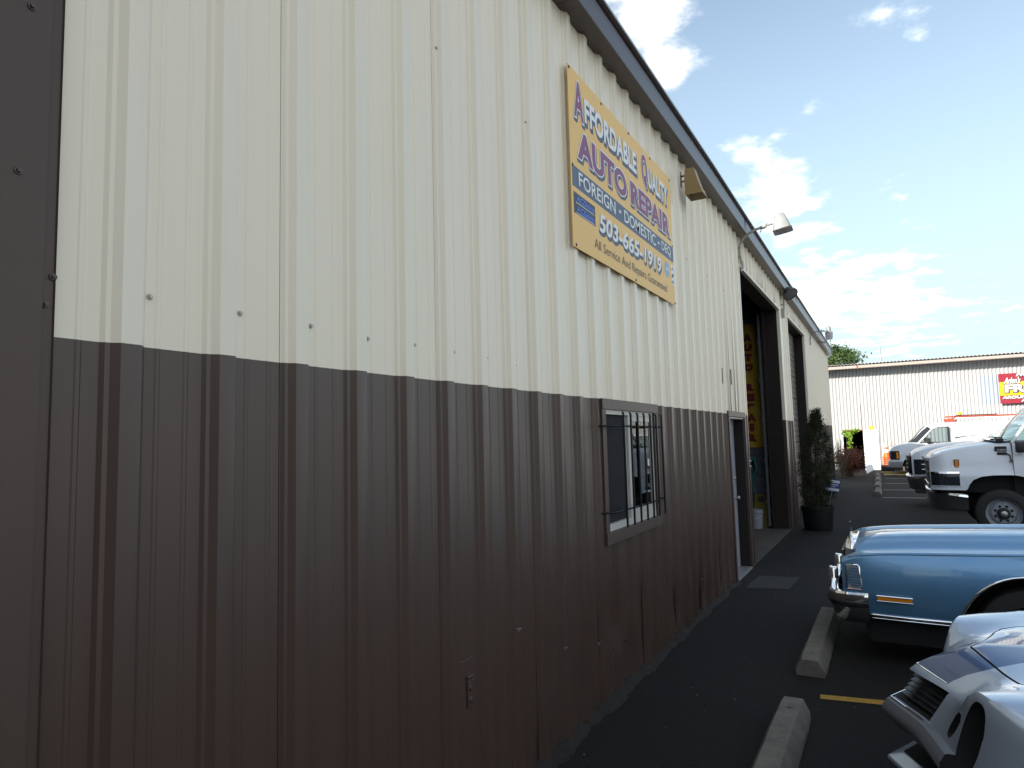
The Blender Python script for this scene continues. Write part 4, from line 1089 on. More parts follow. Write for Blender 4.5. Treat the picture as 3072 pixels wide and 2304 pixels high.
# dry weeds against the white wall
wd = thing('dry_weeds', 'dry brown weed stalks against the white wall behind the cones', 'weeds', (1.85, FY - 0.35, 0))
b = MB(); tips = []
for i in range(26):
    x0 = random.uniform(-.42, .6); h = random.uniform(.5, 1.35); d = random.uniform(-.12, .12)
    b.tube([(x0, random.uniform(-.1, .1), 0), (x0 + d * .4, 0, h * .6), (x0 + d, 0, h)], [.009, .007, .004], 4, cap=False)
    for q in (0.55, 0.7, 0.85, 1.0): tips.append((x0 + d * q, 0, h * q))
b.build('stalks', M['dry'], wd, local=True)
leaf_cloud('dead_leaves', np.concatenate([np.array(t) + rng.normal(size=(7, 3)) * 0.04 for t in tips]), 0.05, M['dry'], wd, local=True)
# bare twigs by the shop's far corner
tw = thing('bare_twigs', 'bare grey twigs rising beside the shop corner above the red shrub', 'twigs', (-0.05, 30.8, 0))
b = MB()
for i in range(16):
    a = random.uniform(-.5, .9); h = random.uniform(1.0, 1.75)
    b.tube([(random.uniform(-.1, .1), random.uniform(-.2, .2), 0), (a * .25, random.uniform(-.3, .3), h * .55), (a * .5, random.uniform(-.4, .4), h * .85), (a * .62, random.uniform(-.4, .4), h)], [.014, .011, .008, .004], 5, cap=False)
b.build('stems', M['bark'], tw, local=True)

# traffic cones nested in one stack
for i in range(5):
    c = thing('traffic_cone', ['lowest', 'second lowest', 'middle', 'second highest', 'topmost'][i] + ' orange cone of the nested stack beside the white door', 'traffic cone', (1.56, 36.55, 0.30 + i * 0.085), 'nested stack of cones')
    b = MB(); b.box(-0.19, 0.19, -0.19, 0.19, 0, 0.03); b.build('base', M['cone'], c, local=True, bevel=0.008)
    b = MB(); b.lathe([(0.15, 0.03), (0.135, 0.08), (0.035, 0.70), (0.028, 0.71), (0.026, 0.69), (0.12, 0.03)], n=20); b.build('cone', M['cone'], c, local=True, smooth=35)
    if i == 4:
        b = MB(); b.lathe([(0.108, 0.25), (0.084, 0.40)], n=20); b.build('reflective_band', M['cone_band'], c, local=True, smooth=35)
        b = MB(); b.lathe([(0.067, 0.505), (0.034, 0.706)], n=20); b.build('reflective_band', M['cone_band'], c, local=True, smooth=35)
b = MB(); b.box(-0.28, 0.28, -0.24, 0.24, 0, 0.29); o = b.build('crate', M['black_trim'], local=True, bevel=0.02); o.location = (1.56, 36.55, 0.003)
tag(o, 'black crate under the stack of orange cones', 'crate')
# loose boards lying on the ground
for i, (x0, y0, x1, y1, w, t) in enumerate(((1.30, 35.2, 3.3, 34.6, .22, .05), (1.45, 34.1, 3.2, 33.7, .16, .04), (1.42, 33.2, 2.35, 33.05, .20, .045))):
    dx, dy = x1 - x0, y1 - y0; l = math.hypot(dx, dy); nx, ny = -dy / l * w / 2, dx / l * w / 2
    b = MB(); q = [(x0 - nx, y0 - ny), (x1 - nx, y1 - ny), (x1 + nx, y1 + ny), (x0 + nx, y0 + ny)]
    b.hull8([(p[0], p[1], 0.004) for p in q], [(p[0], p[1], t) for p in q])
    o = b.build('plank', M['lumber'], bevel=0.004, origin=((x0 + x1) / 2, (y0 + y1) / 2, 0))
    tag(o, ['long plank on the ground nearest the white corrugated wall', 'middle one of the loose planks by the van bumper', 'short plank nearest the row of wheel stops'][i], 'plank', 'loose planks on the ground')
b = MB(); b.hull8([(0.75, 34.0, 0.02), (1.02, 33.9, 0.18), (1.05, 33.92, 0.19), (0.78, 34.02, 0.02)], [(0.70, 34.35, 0.36), (0.95, 34.25, 0.42), (0.98, 34.27, 0.42), (0.73, 34.37, 0.37)])
tag(b.build('scrap_sheet', M['white_paint'], origin=(0.85, 34.1, 0)), 'crumpled white sheet tilted on the ground between shrub and stops', 'scrap sheet')

# tree beyond the roofs
tr_ = thing('tree', 'leafy green tree showing above the roofs beyond the shop corner', 'tree', (-2.1, 48.0, 0.0))
b = MB(); b.tube([(0, 0, 0), (0.1, 0, 2.5), (0, 0, 5), (0.1, 0.1, 7.6)], [0.28, 0.22, 0.15, 0.05], 10)
limbs = []
for i in range(22):
    a = random.random() * 6.283; z = 2.2 + 4.6 * random.random(); l = smooth_tab([(2, 2.6), (4, 2.9), (6, 2.2), (7.5, 0.8)], z) * random.uniform(.7, 1.0)
    e = (l * math.cos(a), l * math.sin(a), z + random.uniform(.1, .5)); b.tube([(0.03, 0, z - .3), (e[0] * .5, e[1] * .5, z + .1), e], [.06, .04, .015], 5, cap=False); limbs.append((z, a, l))
b.build('trunk', M['bark'], tr_, local=True, smooth=60)
pts = []
for (z, a, l) in limbs:
    for q in range(9):
        t = random.uniform(.35, 1.02); c = np.array([l * t * math.cos(a), l * t * math.sin(a), z + .3 * t]) + rng.normal(size=3) * .22
        pts.append(c + rng.normal(size=(110, 3)) * (0.26, 0.26, 0.13))
for q in range(14): pts.append(np.array([0.1, 0.1, 7.2 + .06 * q]) + rng.normal(size=(60, 3)) * (0.32 - .015 * q, 0.3, 0.12))
leaf_cloud('crown', np.concatenate(pts), 0.14, M['treeleaf'], tr_, local=True)
tr_.scale = (1, 1, 1.06)

# ================================================================= vehicles
# local axes of a vehicle: x runs back from the front bumper, -y is the side towards the camera, z up
def half_loft(xs, sec, side):
    return [[(x, side * y, z) for y, z in sec(x)] for x in xs]

def arch_low(x, base, arches):
    z = base
    for xa, za, r in arches:
        d = abs(x - xa)
        if d < r: z = max(z, za + math.sqrt(r * r - d * d))
    return z

def arch_xs(x0, x1, arches, step=0.08):
    xs = set(frange(x0, x1, max(2, int((x1 - x0) / step))))
    for xa, za, r in arches:
        for k in range(25):
            x = xa - r * math.cos(math.pi * k / 24)
            if x0 <= x <= x1: xs.add(x)
            for e in (-1e-4, 1e-4):
                if k in (0, 24) and x0 <= x + e <= x1: xs.add(x + e)
    return sorted(xs)

def solid(rows, caps=True):
    b = MB(); b.grid(rows, True)
    if caps: b.quad(*rows[0]); b.quad(*rows[-1])
    return b

def boolean(ob, cutters):
    for c in cutters:
        md = ob.modifiers.new('cut', 'BOOLEAN'); md.operation = 'DIFFERENCE'; md.solver = 'EXACT'; md.object = c
    dg = bpy.context.evaluated_depsgraph_get(); dg.update()
    me = bpy.data.meshes.new_from_object(ob.evaluated_get(dg))
    ob.modifiers.clear(); old = ob.data; ob.data = me; me.name = old.name
    for c in cutters: bpy.data.objects.remove(c)
    me.polygons.foreach_set('use_smooth', [True] * len(me.polygons)); me.set_sharp_from_angle(angle=R(32))
    return ob

def wheel(root, x, y, r, w, rim_r, out, tyre_m, rim_m, style='plain'):
    """tyre with its rim; out = +1/-1, the side the outer face looks to"""
    h = w / 2
    b = MB(); b.lathe([(rim_r, -h * .8), (rim_r * 1.06, -h), (r * .88, -h * 1.02), (r * .97, -h * .86), (r, -h * .6), (r, h * .6), (r * .97, h * .86), (r * .88, h * 1.02), (rim_r * 1.06, h), (rim_r, h * .8)], (x, y, r), 1, 40)
    t = b.build('wheel', tyre_m, root, smooth=35, local=True)
    o = out
    if style == 'truck':
        pf = [(rim_r * 1.01, o * h * .98), (rim_r * .97, o * h * .9), (rim_r * .93, o * h * .3), (rim_r * .80, o * h * .22), (rim_r * .62, o * h * .62), (rim_r * .38, o * h * .62), (rim_r * .36, o * h * .5)]
        b = MB(); b.lathe(pf, (x, y, r), 1, 40); rim = b.build('rim', rim_m, t, smooth=35, local=True)
        b = MB(); b.lathe([(rim_r * .37, o * h * .5), (rim_r * .37, o * h * .9), (rim_r * .30, o * h * 1.05), (.001, o * h * 1.05)], (x, y, r), 1, 24); b.build('hub', M['black_trim'], rim, smooth=35, local=True)
        b = MB(); b.lathe([(rim_r * .19, o * h * 1.05), (rim_r * .18, o * h * 1.25), (rim_r * .10, o * h * 1.33), (.001, o * h * 1.34)], (x, y, r), 1, 20); b.build('hub_cap', M['steel'], rim, smooth=40, local=True)
        for k in range(8):
            a = 2 * math.pi * (k + .5) / 8
            b = MB(); b.lathe([(rim_r * .085, o * h * .63), (rim_r * .085, o * h * .66), (.001, o * h * .66)], (x + rim_r * .50 * math.cos(a), y, r + rim_r * .50 * math.sin(a)), 1, 10); b.build('wheel_hole', M['under'], rim, local=True)
    else:
        b = MB(); b.lathe([(rim_r * 1.01, o * h * .98), (rim_r * .95, o * h * .8), (rim_r * .80, o * h * .35), (rim_r * .55, o * h * .45), (rim_r * .25, o * h * .7), (.001, o * h * .75)], (x, y, r), 1, 32)
        b.build('rim', rim_m, t, smooth=35, local=True)
    return t

def lbox(name, m, root, x0, x1, y0, y1, z0, z1, bevel=0.0, smooth=None):
    b = MB(); b.box(x0, x1, y0, y1, z0, z1); return b.build(name, m, root, local=True, bevel=bevel, smooth=smooth)

def cabin(root, paint, xb, xf, xr, xe, wb, wr, zb, ze, zr, bow=.16):
    ys = frange(-1, 1, 13)
    def row(x, w, z, bw, crown): return [(x + bw * t * t, w * t, z + crown * (1 - t * t)) for t in ys]
    base, top = row(xb, wb, zb, bow, .01), row(xf, wr, zr, bow * .6, .03)
    mid = [tuple((Vector(p) * .5 + Vector(q) * .5) + Vector((-.03, 0, .012))) for p, q in zip(base, top)]
    b = MB(); b.grid([base, mid, top]); b.build('windscreen', M['autoglass'], root, local=True, smooth=60)
    rtop, rbase = row(xr, wr, zr - .01, -.05, .03), row(xe, wb * .94, ze, -.08, .01)
    b = MB(); b.grid([top, row((xf + xr) / 2, wr * 1.02, zr + .02, .03, .03), rtop]); b.build('roof', paint, root, local=True, smooth=60)
    b = MB(); b.grid([rtop, rbase]); b.build('rear_window', M['autoglass'], root, local=True, smooth=60)
    for s in (0, -1):
        sg = -1 if s == 0 else 1
        b = MB(); b.quad(base[s], top[s], (xr, sg * wr, zr - .01), (xr + .05, sg * wb * .98, ze)); b.build('side_window', M['autoglass'], root, local=True)
        b = MB(); b.tube([base[s], mid[s], top[s], (xr, sg * wr, zr - .008)], .022, 8); b.build('pillar', paint, root, local=True, smooth=50)
        b = MB(); b.quad((xr - .02, sg * (wr + .004), zr), rtop[s], rbase[s], (xr + .05, sg * (wb * .985), ze)); b.build('sail_panel', paint, root, local=True)

# ----------------------------------------------------------------- blue luxury coupe
bl = thing('blue_coupe', 'metallic blue classic luxury coupe with chrome bumper and upright hood ornament', 'car', (1.30, 7.05, 0))
BA = [(1.34, 0.33, 0.435)]
def b_w(x): return smooth_tab([(0.12, .915), (0.2, .945), (0.35, .968), (0.7, .99), (1.2, 1.0), (4.6, 1.0), (5.4, .97), (5.75, .90)], x)
def b_zf(x): return smooth_tab([(0.12, .815), (0.16, .838), (0.24, .858), (0.5, .885), (1.0, .91), (1.6, .935), (2.3, .965), (4.3, .98), (5.7, .93)], x)
B_IN = [(.20, .16), (.33, .075), (.42, .035), (.54, .008), (.66, 0.0), (.76, .006), (.83, .022), (.88, .045)]
def b_side(x, arches=BA, base=.385):
    zl = arch_low(x, base, arches); zt = b_zf(x) - .03; W = b_w(x)
    p = []
    for i in range(12):
        z = zl + (zt - zl) * i / 11; p.append((W - lerp_tab(B_IN, z), z))
    zf = b_zf(x)
    p += [(W - .052, zf - .012), (W - .068, zf - .003), (W - .095, zf), (W - .16, zf - .004), (W - .25, zf - .026), (.625, zf - .034)]
    return p
def b_hood(x):
    zf = b_zf(x); k = min(1, max(0, (x - .12) / .25)) ** .5
    return [(.617, zf - .036), (.56, zf - .034), (.50, zf - .022), (.44, zf + .002 * k), (.37, zf + .024 * k), (.30, zf + .036 * k), (.285, zf + .043 * k), (.15, zf + .052 * k), (0, zf + .055 * k)]
xs = arch_xs(0.12, 2.25, BA)
for s in (-1, 1):
    b = MB(); b.grid(half_loft(xs, b_side, s)); b.build('fender', M['blue_paint'], bl, local=True, smooth=32)
hx = [0.175, 0.18, 0.19, 0.21, 0.25, .3, .4, .6, .8, 1.0, 1.3, 1.6, 1.9, 2.2]
def hood_rows(x):
    d = 0.05 * max(0, (0.21 - x) / .035) ** 1.6
    return [(y, z - d) for y, z in b_hood(x)]
b = MB()
b.grid([[(x, -y, z) for y, z in hood_rows(x)] + [(x, y, z) for y, z in reversed(hood_rows(x)[:-1])] for x in hx]); b.build('hood', M['blue_paint'], bl, local=True, smooth=28)
# doors, quarters, deck
RA = [(4.42, 0.33, 0.40)]
xs2 = arch_xs(2.26, 5.75, RA, .2)
for s in (-1, 1):
    b = MB(); b.grid(half_loft(xs2, lambda x: b_side(x, RA, .30), s)); b.build('body_side', M['blue_paint'], bl, local=True, smooth=32)
b = MB(); b.grid([[(x, y, b_zf(x) - .03 + .02 * (1 - (y / .63) ** 2)) for y in frange(-.63, .63, 9)] for x in (4.4, 4.8, 5.3, 5.75)]); b.build('deck_lid', M['blue_paint'], bl, local=True, smooth=40)
b = MB(); b.quad(*[(5.75, y, z) for y, z in ((-.9, .3), (.9, .3), (.86, .9), (-.86, .9))]); b.build('tail_panel', M['blue_paint'], bl, local=True)
cabin(bl, M['blue_paint'], 2.20, 2.98, 3.95, 4.45, .84, .66, .955, .97, 1.33)
lbox('seat', M['seat_grey'], bl, 3.2, 3.45, -.7, .7, .6, 1.12, .08)
lbox('interior', M['interior'], bl, 2.4, 4.4, -.8, .8, .5, .93)
# front: header, underbody, valance
b = MB(); b.quad(*[(0.185, y, z) for y, z in ((-.93, .40), (.93, .40), (.90, .80), (.60, .815), (.3, .83), (-.3, .83), (-.60, .815), (-.90, .80))]); b.build('front_panel', M['black_trim'], bl, local=True)
lbox('underbody', M['under'], bl, .30, 5.6, -.86, .86, .17, .40)
lbox('wheel_housing', M['under'], bl, .85, 1.83, -.70, .70, .38, .82)
for s in (-1, 1):
    lbox('valance', M['under'], bl, .27, .90, min(s * .82, s * .85), max(s * .82, s * .85), .23, .384)
    b = MB(); b.tube([(x, s * (b_w(x) - lerp_tab(B_IN, .395) + .004), .392) for x in frange(.27, .90, 12)], .012, 8); b.build('rocker_moulding', M['chrome'], bl, local=True, smooth=50)
    b = MB(); b.tube([(x, s * (b_w(x) - lerp_tab(B_IN, .37) + .004), .366) for x in frange(.27, .90, 12)], .006, 6); b.build('rocker_moulding', M['chrome'], bl, local=True, smooth=50)
    ap = [(1.34 - .437 * math.cos(t), .33 + .437 * math.sin(t)) for t in frange(.10, math.pi - .10, 30)]
    b = MB(); b.tube([(x, s * (b_w(x) - lerp_tab(B_IN, z) + .002), z) for x, z in ap], .009, 8); b.build('wheel_lip', M['chrome'], bl, local=True, smooth=50)
    # cornering lamp block at the leading edge of the fender
    c4 = [(.155, .585), (.262, .585), (.248, .768), (.238, .778), (.155, .772)]
    yy = lambda x, z: s * (b_w(x) - lerp_tab(B_IN, z))
    b = MB(); b.tube([(x, yy(x, z) + s * .003, z) for x, z in c4 + c4[:1]], .0075, 6); b.build('lamp_frame', M['chrome'], bl, local=True, smooth=40)
    b = MB(); b.quad(*[(x, yy(x, z) + s * .003, z) for x, z in c4]); lm = b.build('side_lamp', M['clear_lamp'], bl, local=True)
    for i in range(8):
        z = .602 + i * .0215; b = MB(); b.tube([(.160, yy(.16, z) + s * .004, z), (.255 - i * .0015, yy(.25, z) + s * .004, z)], .0028, 5); b.build('lamp_rib', M['grey_plastic'], lm, local=True)
    # side marker
    b = MB(); b.box(.365, .60, min(s * .975, s * .990), max(s * .975, s * .990), .520, .552); mk = b.build('side_marker', M['amber'], bl, local=True, bevel=.003)
    b = MB(); b.tube([(.360, s * .990, .556), (.605, s * .994, .553)], .006, 6); b.tube([(.360, s * .988, .517), (.605, s * .992, .515)], .003, 6); b.build('marker_frame', M['chrome'], mk, local=True)
    # pinstripe along the fender edge
    b = MB(); b.tube([(x, s * (b_w(x) - .0475), b_zf(x) - .0145) for x in frange(.17, 2.2, 40)], .0028, 5); b.build('pinstripe', M['pinstripe'], bl, local=True)
# bumper: chrome bar swept round the corners, with a rolled top edge
def bump_row(prof, pts):
    rows = []
    for i, (x, y) in enumerate(pts):
        a = pts[max(0, i - 1)]; c = pts[min(len(pts) - 1, i + 1)]; tx, ty = c[0] - a[0], c[1] - a[1]; l = math.hypot(tx, ty); nx, ny = -ty / l, tx / l
        rows.append([(x + nx * o, y + ny * o, z) for o, z in prof])
    return rows
bp = [(.30, -.955), (.16, -.955), (.09, -.935), (.045, -.88), (.02, -.75), (.0, -.4), (0, 0), (.0, .4), (.02, .75), (.045, .88), (.09, .935), (.16, .955), (.30, .955)]
pr = [(-.05, .555), (.0, .560), (.018, .545), (.024, .50), (.016, .43), (-.01, .36), (-.05, .315), (-.09, .305)]
b = MB(); b.grid(bump_row(pr, bp)); b.build('bumper', M['chrome'], bl, local=True, smooth=35)
pr2 = [(.0235, .492), (.030, .484), (.027, .458), (.018, .448)]
b = MB(); b.grid(bump_row(pr2, bp)); b.build('rub_strip', M['black_trim'], bl, local=True, smooth=30)
for s in (-1, 1):
    b = MB(); b.hull8([(-.035, s * .36 - .045, .36), (.06, s * .36 - .05, .36), (.06, s * .36 + .05, .36), (-.035, s * .36 + .045, .36)], [(-.02, s * .36 - .035, .66), (.05, s * .36 - .04, .64), (.05, s * .36 + .04, .64), (-.02, s * .36 + .035, .66)]); b.build('bumper_guard', M['chrome'], bl, local=True, bevel=.010, smooth=40)
# upright grille with its shell
b = MB(); b.hull8([(.095, -.30, .36), (.20, -.30, .36), (.20, .30, .36), (.095, .30, .36)], [(.115, -.30, .80), (.20, -.30, .80), (.20, .30, .80), (.115, .30, .80)]); gr = b.build('grille', M['grey_plastic'], bl, local=True, bevel=.006)
for i in range(22):
    y = -.28 + i * .0267; b = MB(); b.box(.085, .10, y - .004, y + .004, .38, .79); b.build('grille_bar', M['chrome'], gr, local=True)
b = MB(); b.hull8([(.100, -.31, .80), (.205, -.315, .80), (.205, .315, .80), (.100, .31, .80)], [(.125, -.265, .885), (.215, -.28, .893), (.215, .28, .893), (.125, .265, .885)]); b.build('grille_shell', M['chrome'], bl, local=True, bevel=.012, smooth=40)
b = MB(); b.tube([(.155, 0, .885), (.155, 0, .905), (.155, 0, .915)], [.022, .014, .006], 10); b.box(.149, .161, -.010, .010, .912, 1.012); b.build('hood_ornament', M['chrome'], bl, local=True)
for s in (-1, 1):
    b = MB(); b.box(.13, .18, min(s * .34, s * .90), max(s * .34, s * .90), .59, .77); b.build('headlamp_door', M['blue_paint'], bl, local=True, bevel=.01)
for xx in (1.34, 4.42):
    for s in (-1, 1): wheel(bl, xx, s * .83, .335, .21, .20, s, M['rubber'], M['chrome'])

# ----------------------------------------------------------------- silver muscle car
sv = thing('silver_coupe', 'silver blue muscle coupe with pointed nose and deep headlamp scoops, nearest the camera', 'car', (1.725, 3.85, 0))
S_DX = [(0, 0), (.13, .066), (.26, .130), (.36, .160), (.45, .182), (.55, .205), (.65, .235), (.75, .285), (.84, .37), (.90, .48), (.94, .66)]
S_E = [(0, .700), (.26, .688), (.33, .690), (.40, .705), (.47, .745), (.54, .785), (.62, .803), (.72, .800), (.80, .772), (.88, .72), (.94, .66)]
S_T = [(0, .872), (.26, .866), (.42, .852), (.50, .846), (.60, .850), (.70, .860), (.78, .852), (.86, .822), (.91, .775), (.94, .70)]
def s_prof(y):
    a = abs(y); dx = smooth_tab(S_DX, a); e = smooth_tab(S_E, a); t = smooth_tab(S_T, a); t2 = t + .045 * (1 - min(1, a / .9) ** 2)
    xe = .13 + dx; k = 1 - .5 * max(0, (a - .82) / .12)
    mid = .50 * (t - e)
    p = [(1.75, t2), (1.4, t + (t2 - t) * .6), (1.1, t + (t2 - t) * .25), (.85, t), (.70, t - .008 - (t - e) * .05), (xe + .30 * k if xe + .3 * k < .68 else .66, e + (t - e) * .80), (xe + .20 * k if xe + .2 * k < .64 else .64, e + (t - e) * .60), (xe + .10 * k, e + (t - e) * .36), (xe + .045 * k, e + (t - e) * .17),
         (xe + .012, e + .003), (xe - .004, e - .012)]
    zl = .538
    for i in range(1, 5): p.append((xe - .004 - (.075) * i / 4, e - .012 + (zl - e + .012) * i / 4))
    xb = xe - .079
    p += [(xb - .022, zl - .002), (xb - .034, zl - .006), (xb - .042, zl - .018), (xb - .056, .500), (xb - .060, .480), (xb - .050, .456), (xb - .030, .436), (xb + .012, .402), (xb + .018, .34), (xb + .022, .285), (xb - .01, .275), (xb - .045, .262), (xb - .05, .248), (xb + .02, .235), (1.75, .225)]
    return [(x, y, z) for x, z in p]
cols = sorted(set([round(v, 4) for v in frange(-.94, .94, 63)] + [0.0]))
rows = [s_prof(y) for y in cols]
b = solid(rows)
nose = b.build('front_clip', M['silver_paint'], sv, local=True, smooth=40)
nose.data.materials.append(M['under']); nose.data.materials.append(M['silver_paint'])
def cutter(bm_, m):
    me = bm_.mesh('cutter', m); ob = bpy.data.objects.new('cutter', me); COL.objects.link(ob); ob.location = sv.location; return ob
cs = []
# grille and lower intake follow the V of the nose
gv = lambda w, d0, d1: [(-w, smooth_tab(S_DX, w) + d1), (0, d1), (w, smooth_tab(S_DX, w) + d1), (w, d0), (0, d0 - .1), (-w, d0)]
def vprism(w0, w1, z0, z1, front, back):
    q = MB()
    lo = [(front, -w0, z0), (front, w0, z0), (smooth_tab(S_DX, w0) + back, w0, z0), (back, 0, z0), (smooth_tab(S_DX, w0) + back, -w0, z0)]
    hi = [(front, -w1, z1), (front, w1, z1), (smooth_tab(S_DX, w1) + back, w1, z1), (back, 0, z1), (smooth_tab(S_DX, w1) + back, -w1, z1)]
    return q.hull8(lo, hi)
cs.append(cutter(vprism(.262, .275, .544, .683, -.3, .26), M['under']))
cs.append(cutter(vprism(.30, .29, .292, .392, -.3, .22), M['under']))
for s in (-1, 1):
    # deep headlamp scoop: raked oval
    def oval(stages):
        rr = []
        for (xx, cy, cz, ry, rz) in stages:
            row = []
            for k in range(40):
                a = 2 * math.pi * k / 40; dy = ry * math.copysign(abs(math.cos(a)) ** .75, math.cos(a)); dz = rz * math.copysign(abs(math.sin(a)) ** .85, math.sin(a))
                row.append((xx + (cz + dz - .64) * .52, s * cy + dy, cz + dz))
            rr.append(row)
        return MB().grid(rr, True).quad(*rr[0]).quad(*rr[-1])
    cs.append(cutter(oval([(-.1, .628, .585, .078, .180), (.29, .632, .606, .074, .165), (.335, .636, .630, .070, .148)]), M['under']))
    cs.append(cutter(oval([(.1, .636, .637, .067, .141), (.40, .637, .638, .067, .139), (.52, .640, .640, .060, .12)]), M['under']))
    # turn-signal slot between grille and headlamp
    q = MB(); rr = []
    for (xx, f) in ((-.1, 1.0), (.36, .9)):
        rr.append([(xx + z * .5, s * (.468 + y), .617 + z) for y, z in ((-.035 * f, -.05 * f), (-.005 * f, -.062 * f), (.018 * f, -.045 * f), (.048 * f, .0), (.062 * f, .045 * f), (.045 * f, .066 * f), (-.005 * f, .062 * f), (-.03 * f, .03 * f), (-.04 * f, -.02 * f))])
    q.grid(rr, True); q.quad(*rr[0]); q.quad(*rr[-1]); cs.append(cutter(q, M['under']))
    q = MB(); q.lathe([(.001, -.2), (.375, -.2), (.375, .22), (.001, .22)], (1.06, s * .90, .33), 1, 40); cs.append(cutter(q, M['under']))
# hood shut line
q = MB(); hl = [(1.74, -.47), (.66, -.47), (.545, -.445), (.505, -.40), (.375, 0), (.505, .40), (.545, .445), (.66, .47), (1.74, .47)]
inn = []
for i, (x, y) in enumerate(hl):
    a = hl[max(0, i - 1)]; c = hl[min(len(hl) - 1, i + 1)]; tx, ty = c[0] - a[0], c[1] - a[1]; l = math.hypot(tx, ty); inn.append((x + ty / l * .009, y - tx / l * .009))
rows_ = []
for (x, y), (u, v) in zip(hl, inn): rows_.append([(x, y, .60), (u, v, .60), (u, v, 1.1), (x, y, 1.1)])
def surf_z(x, y):
    p = s_prof(y); 
    for (xa, _, za), (xb_, _, zb) in zip(p, p[1:]):
        if xb_ <= x <= xa and za > .6: return zb + (za - zb) * (x - xb_) / max(1e-6, xa - xb_)
    return .8
rows_ = []
for (x, y), (u, v) in zip(hl, inn):
    z = surf_z(x, y) - .022; rows_.append([(x, y, z), (u, v, z), (u, v, z + .2), (x, y, z + .2)])
q.grid(rows_, True); q.quad(*rows_[0]); q.quad(*rows_[-1]); cs.append(cutter(q, M['under']))
boolean(nose, cs)
M['urethane_darkened'] = mat('soft_bumper_dark_reflection', (0.15, 0.16, 0.18), 0.42, spec=0.4, var=(9, 0.5, (0.12, 0.125, 0.14)))  # soft bumper grey, with the dark reflection of its surroundings put into the colour
nose.data.materials.append(M['urethane_darkened']); ui = len(nose.data.materials) - 1
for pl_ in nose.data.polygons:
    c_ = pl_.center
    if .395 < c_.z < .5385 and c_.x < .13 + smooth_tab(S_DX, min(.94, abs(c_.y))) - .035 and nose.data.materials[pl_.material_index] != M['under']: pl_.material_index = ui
# take the hood off as a part of its own
def in_hood(x, y):
    a = abs(y)
    if a > .462: return False
    lim = lerp_tab([(0, .384), (.40, .512), (.445, .552), (.462, .66)], a)
    return x > lim
bm = bmesh.new(); bm.from_mesh(nose.data)
hood_faces = [f for f in bm.faces if f.normal.z > .5 and f.calc_center_median().z > .7 and in_hood(f.calc_center_median().x, f.calc_center_median().y) and f.material_index != 1]
bm2 = bm.copy(); ids = {f.index for f in hood_faces}
bmesh.ops.delete(bm, geom=hood_faces, context='FACES')
bm2.faces.ensure_lookup_table(); bmesh.ops.delete(bm2, geom=[f for f in bm2.faces if f.index not in ids], context='FACES')
bm.to_mesh(nose.data)
hm = bpy.data.meshes.new('hood'); bm2.to_mesh(hm); bm.free(); bm2.free()
for m_ in nose.data.materials: hm.materials.append(m_)
hm.polygons.foreach_set('use_smooth', [True] * len(hm.polygons))
link_mesh('hood', hm, sv)
# grille slats, lamp faces
for i in range(5):
    z = .566 + i * .0225; x0 = .075 - (.668 - z) * -.0
    b = MB(); pts = [(smooth_tab(S_DX, abs(y)) + .13 - (.70 - z) * .62 + .035, y, z) for y in frange(-.255, .255, 15)]
    b.grid([[(x, y, zz + d) for x, y, zz in pts] for d in (0, .004)] + [[(x + .05, y, zz + .004) for x, y, zz in pts]]); b.build('grille_slat', M['black_trim'], sv, local=True)
b = MB(); pts = [(smooth_tab(S_DX, abs(y)) + .036, y, .5415) for y in frange(-.255, .255, 17)]
b.tube(pts, .004, 6); b.build('grille_moulding', M['chrome'], sv, local=True)
b = MB(); pts = [(smooth_tab(S_DX, abs(y)) + .155, y, surf_z(smooth_tab(S_DX, abs(y)) + .155, y) + .0015) for y in frange(-.215, .215, 13)]
b.tube(pts, .003, 5); b.build('nose_trim', M['chrome'], sv, local=True)
for s in (-1, 1):
    b = MB(); b.lathe([(.001, -.02), (.04, -.014), (.056, .0), (.058, .02)], (.475, s * .640, .64), 0, 28); b.build('headlamp', M['clear_lamp'], sv, local=True, smooth=40)
    b = MB(); b.hull8([(.315, s * .44, .565), (.32, s * .44, .565), (.32, s * .50, .565), (.315, s * .50, .565)], [(.36, s * .44, .67), (.365, s * .44, .67), (.365, s * .52, .67), (.36, s * .52, .67)]); b.build('turn_lamp', M['headlamp'], sv, local=True)
# the rest of the body
def s_side(x):
    W = smooth_tab([(1.7, .945), (2.6, .93), (3.6, .95), (4.4, .93), (4.9, .80)], x); zt = smooth_tab([(1.7, .83), (2.5, .84), (3.6, .88), (4.4, .90), (4.9, .84)], x)
    zl = arch_low(x, .22, [(3.8, .33, .375)])
    return [(W - lerp_tab([(.2, .10), (.4, .02), (.6, 0), (.8, .03), (.9, .06)], zl + (zt - zl) * i / 8), zl + (zt - zl) * i / 8) for i in range(9)] + [(W - .12, zt + .025), (.60, zt + .04), (0, zt + .05)]
for s in (-1, 1):
    b = MB(); b.grid(half_loft(arch_xs(1.755, 4.9, [(3.8, .33, .375)], .2), s_side, s)); b.build('body_side', M['silver_paint'], sv, local=True, smooth=32)
b = MB(); b.quad(*[(4.9, y, z) for y, z in ((-.7, .25), (.7, .25), (.70, .86), (-.70, .86))]); b.build('tail_panel', M['silver_paint'], sv, local=True)
cabin(sv, M['silver_paint'], 1.62, 2.48, 3.15, 3.95, .76, .56, .915, .94, 1.20, .22)
lbox('seat', M['seat_grey'], sv, 2.7, 2.92, -.6, .6, .5, 1.02, .08)
lbox('underbody', M['under'], sv, .45, 4.8, -.82, .82, .16, .26)
lbox('interior', M['interior'], sv, 1.8, 3.9, -.75, .75, .4, .86)
for xx in (1.06, 3.8):
    for s in (-1, 1): wheel(sv, xx, s * .80, .325, .22, .20, s, M['rubber'], M['grey_plastic'])

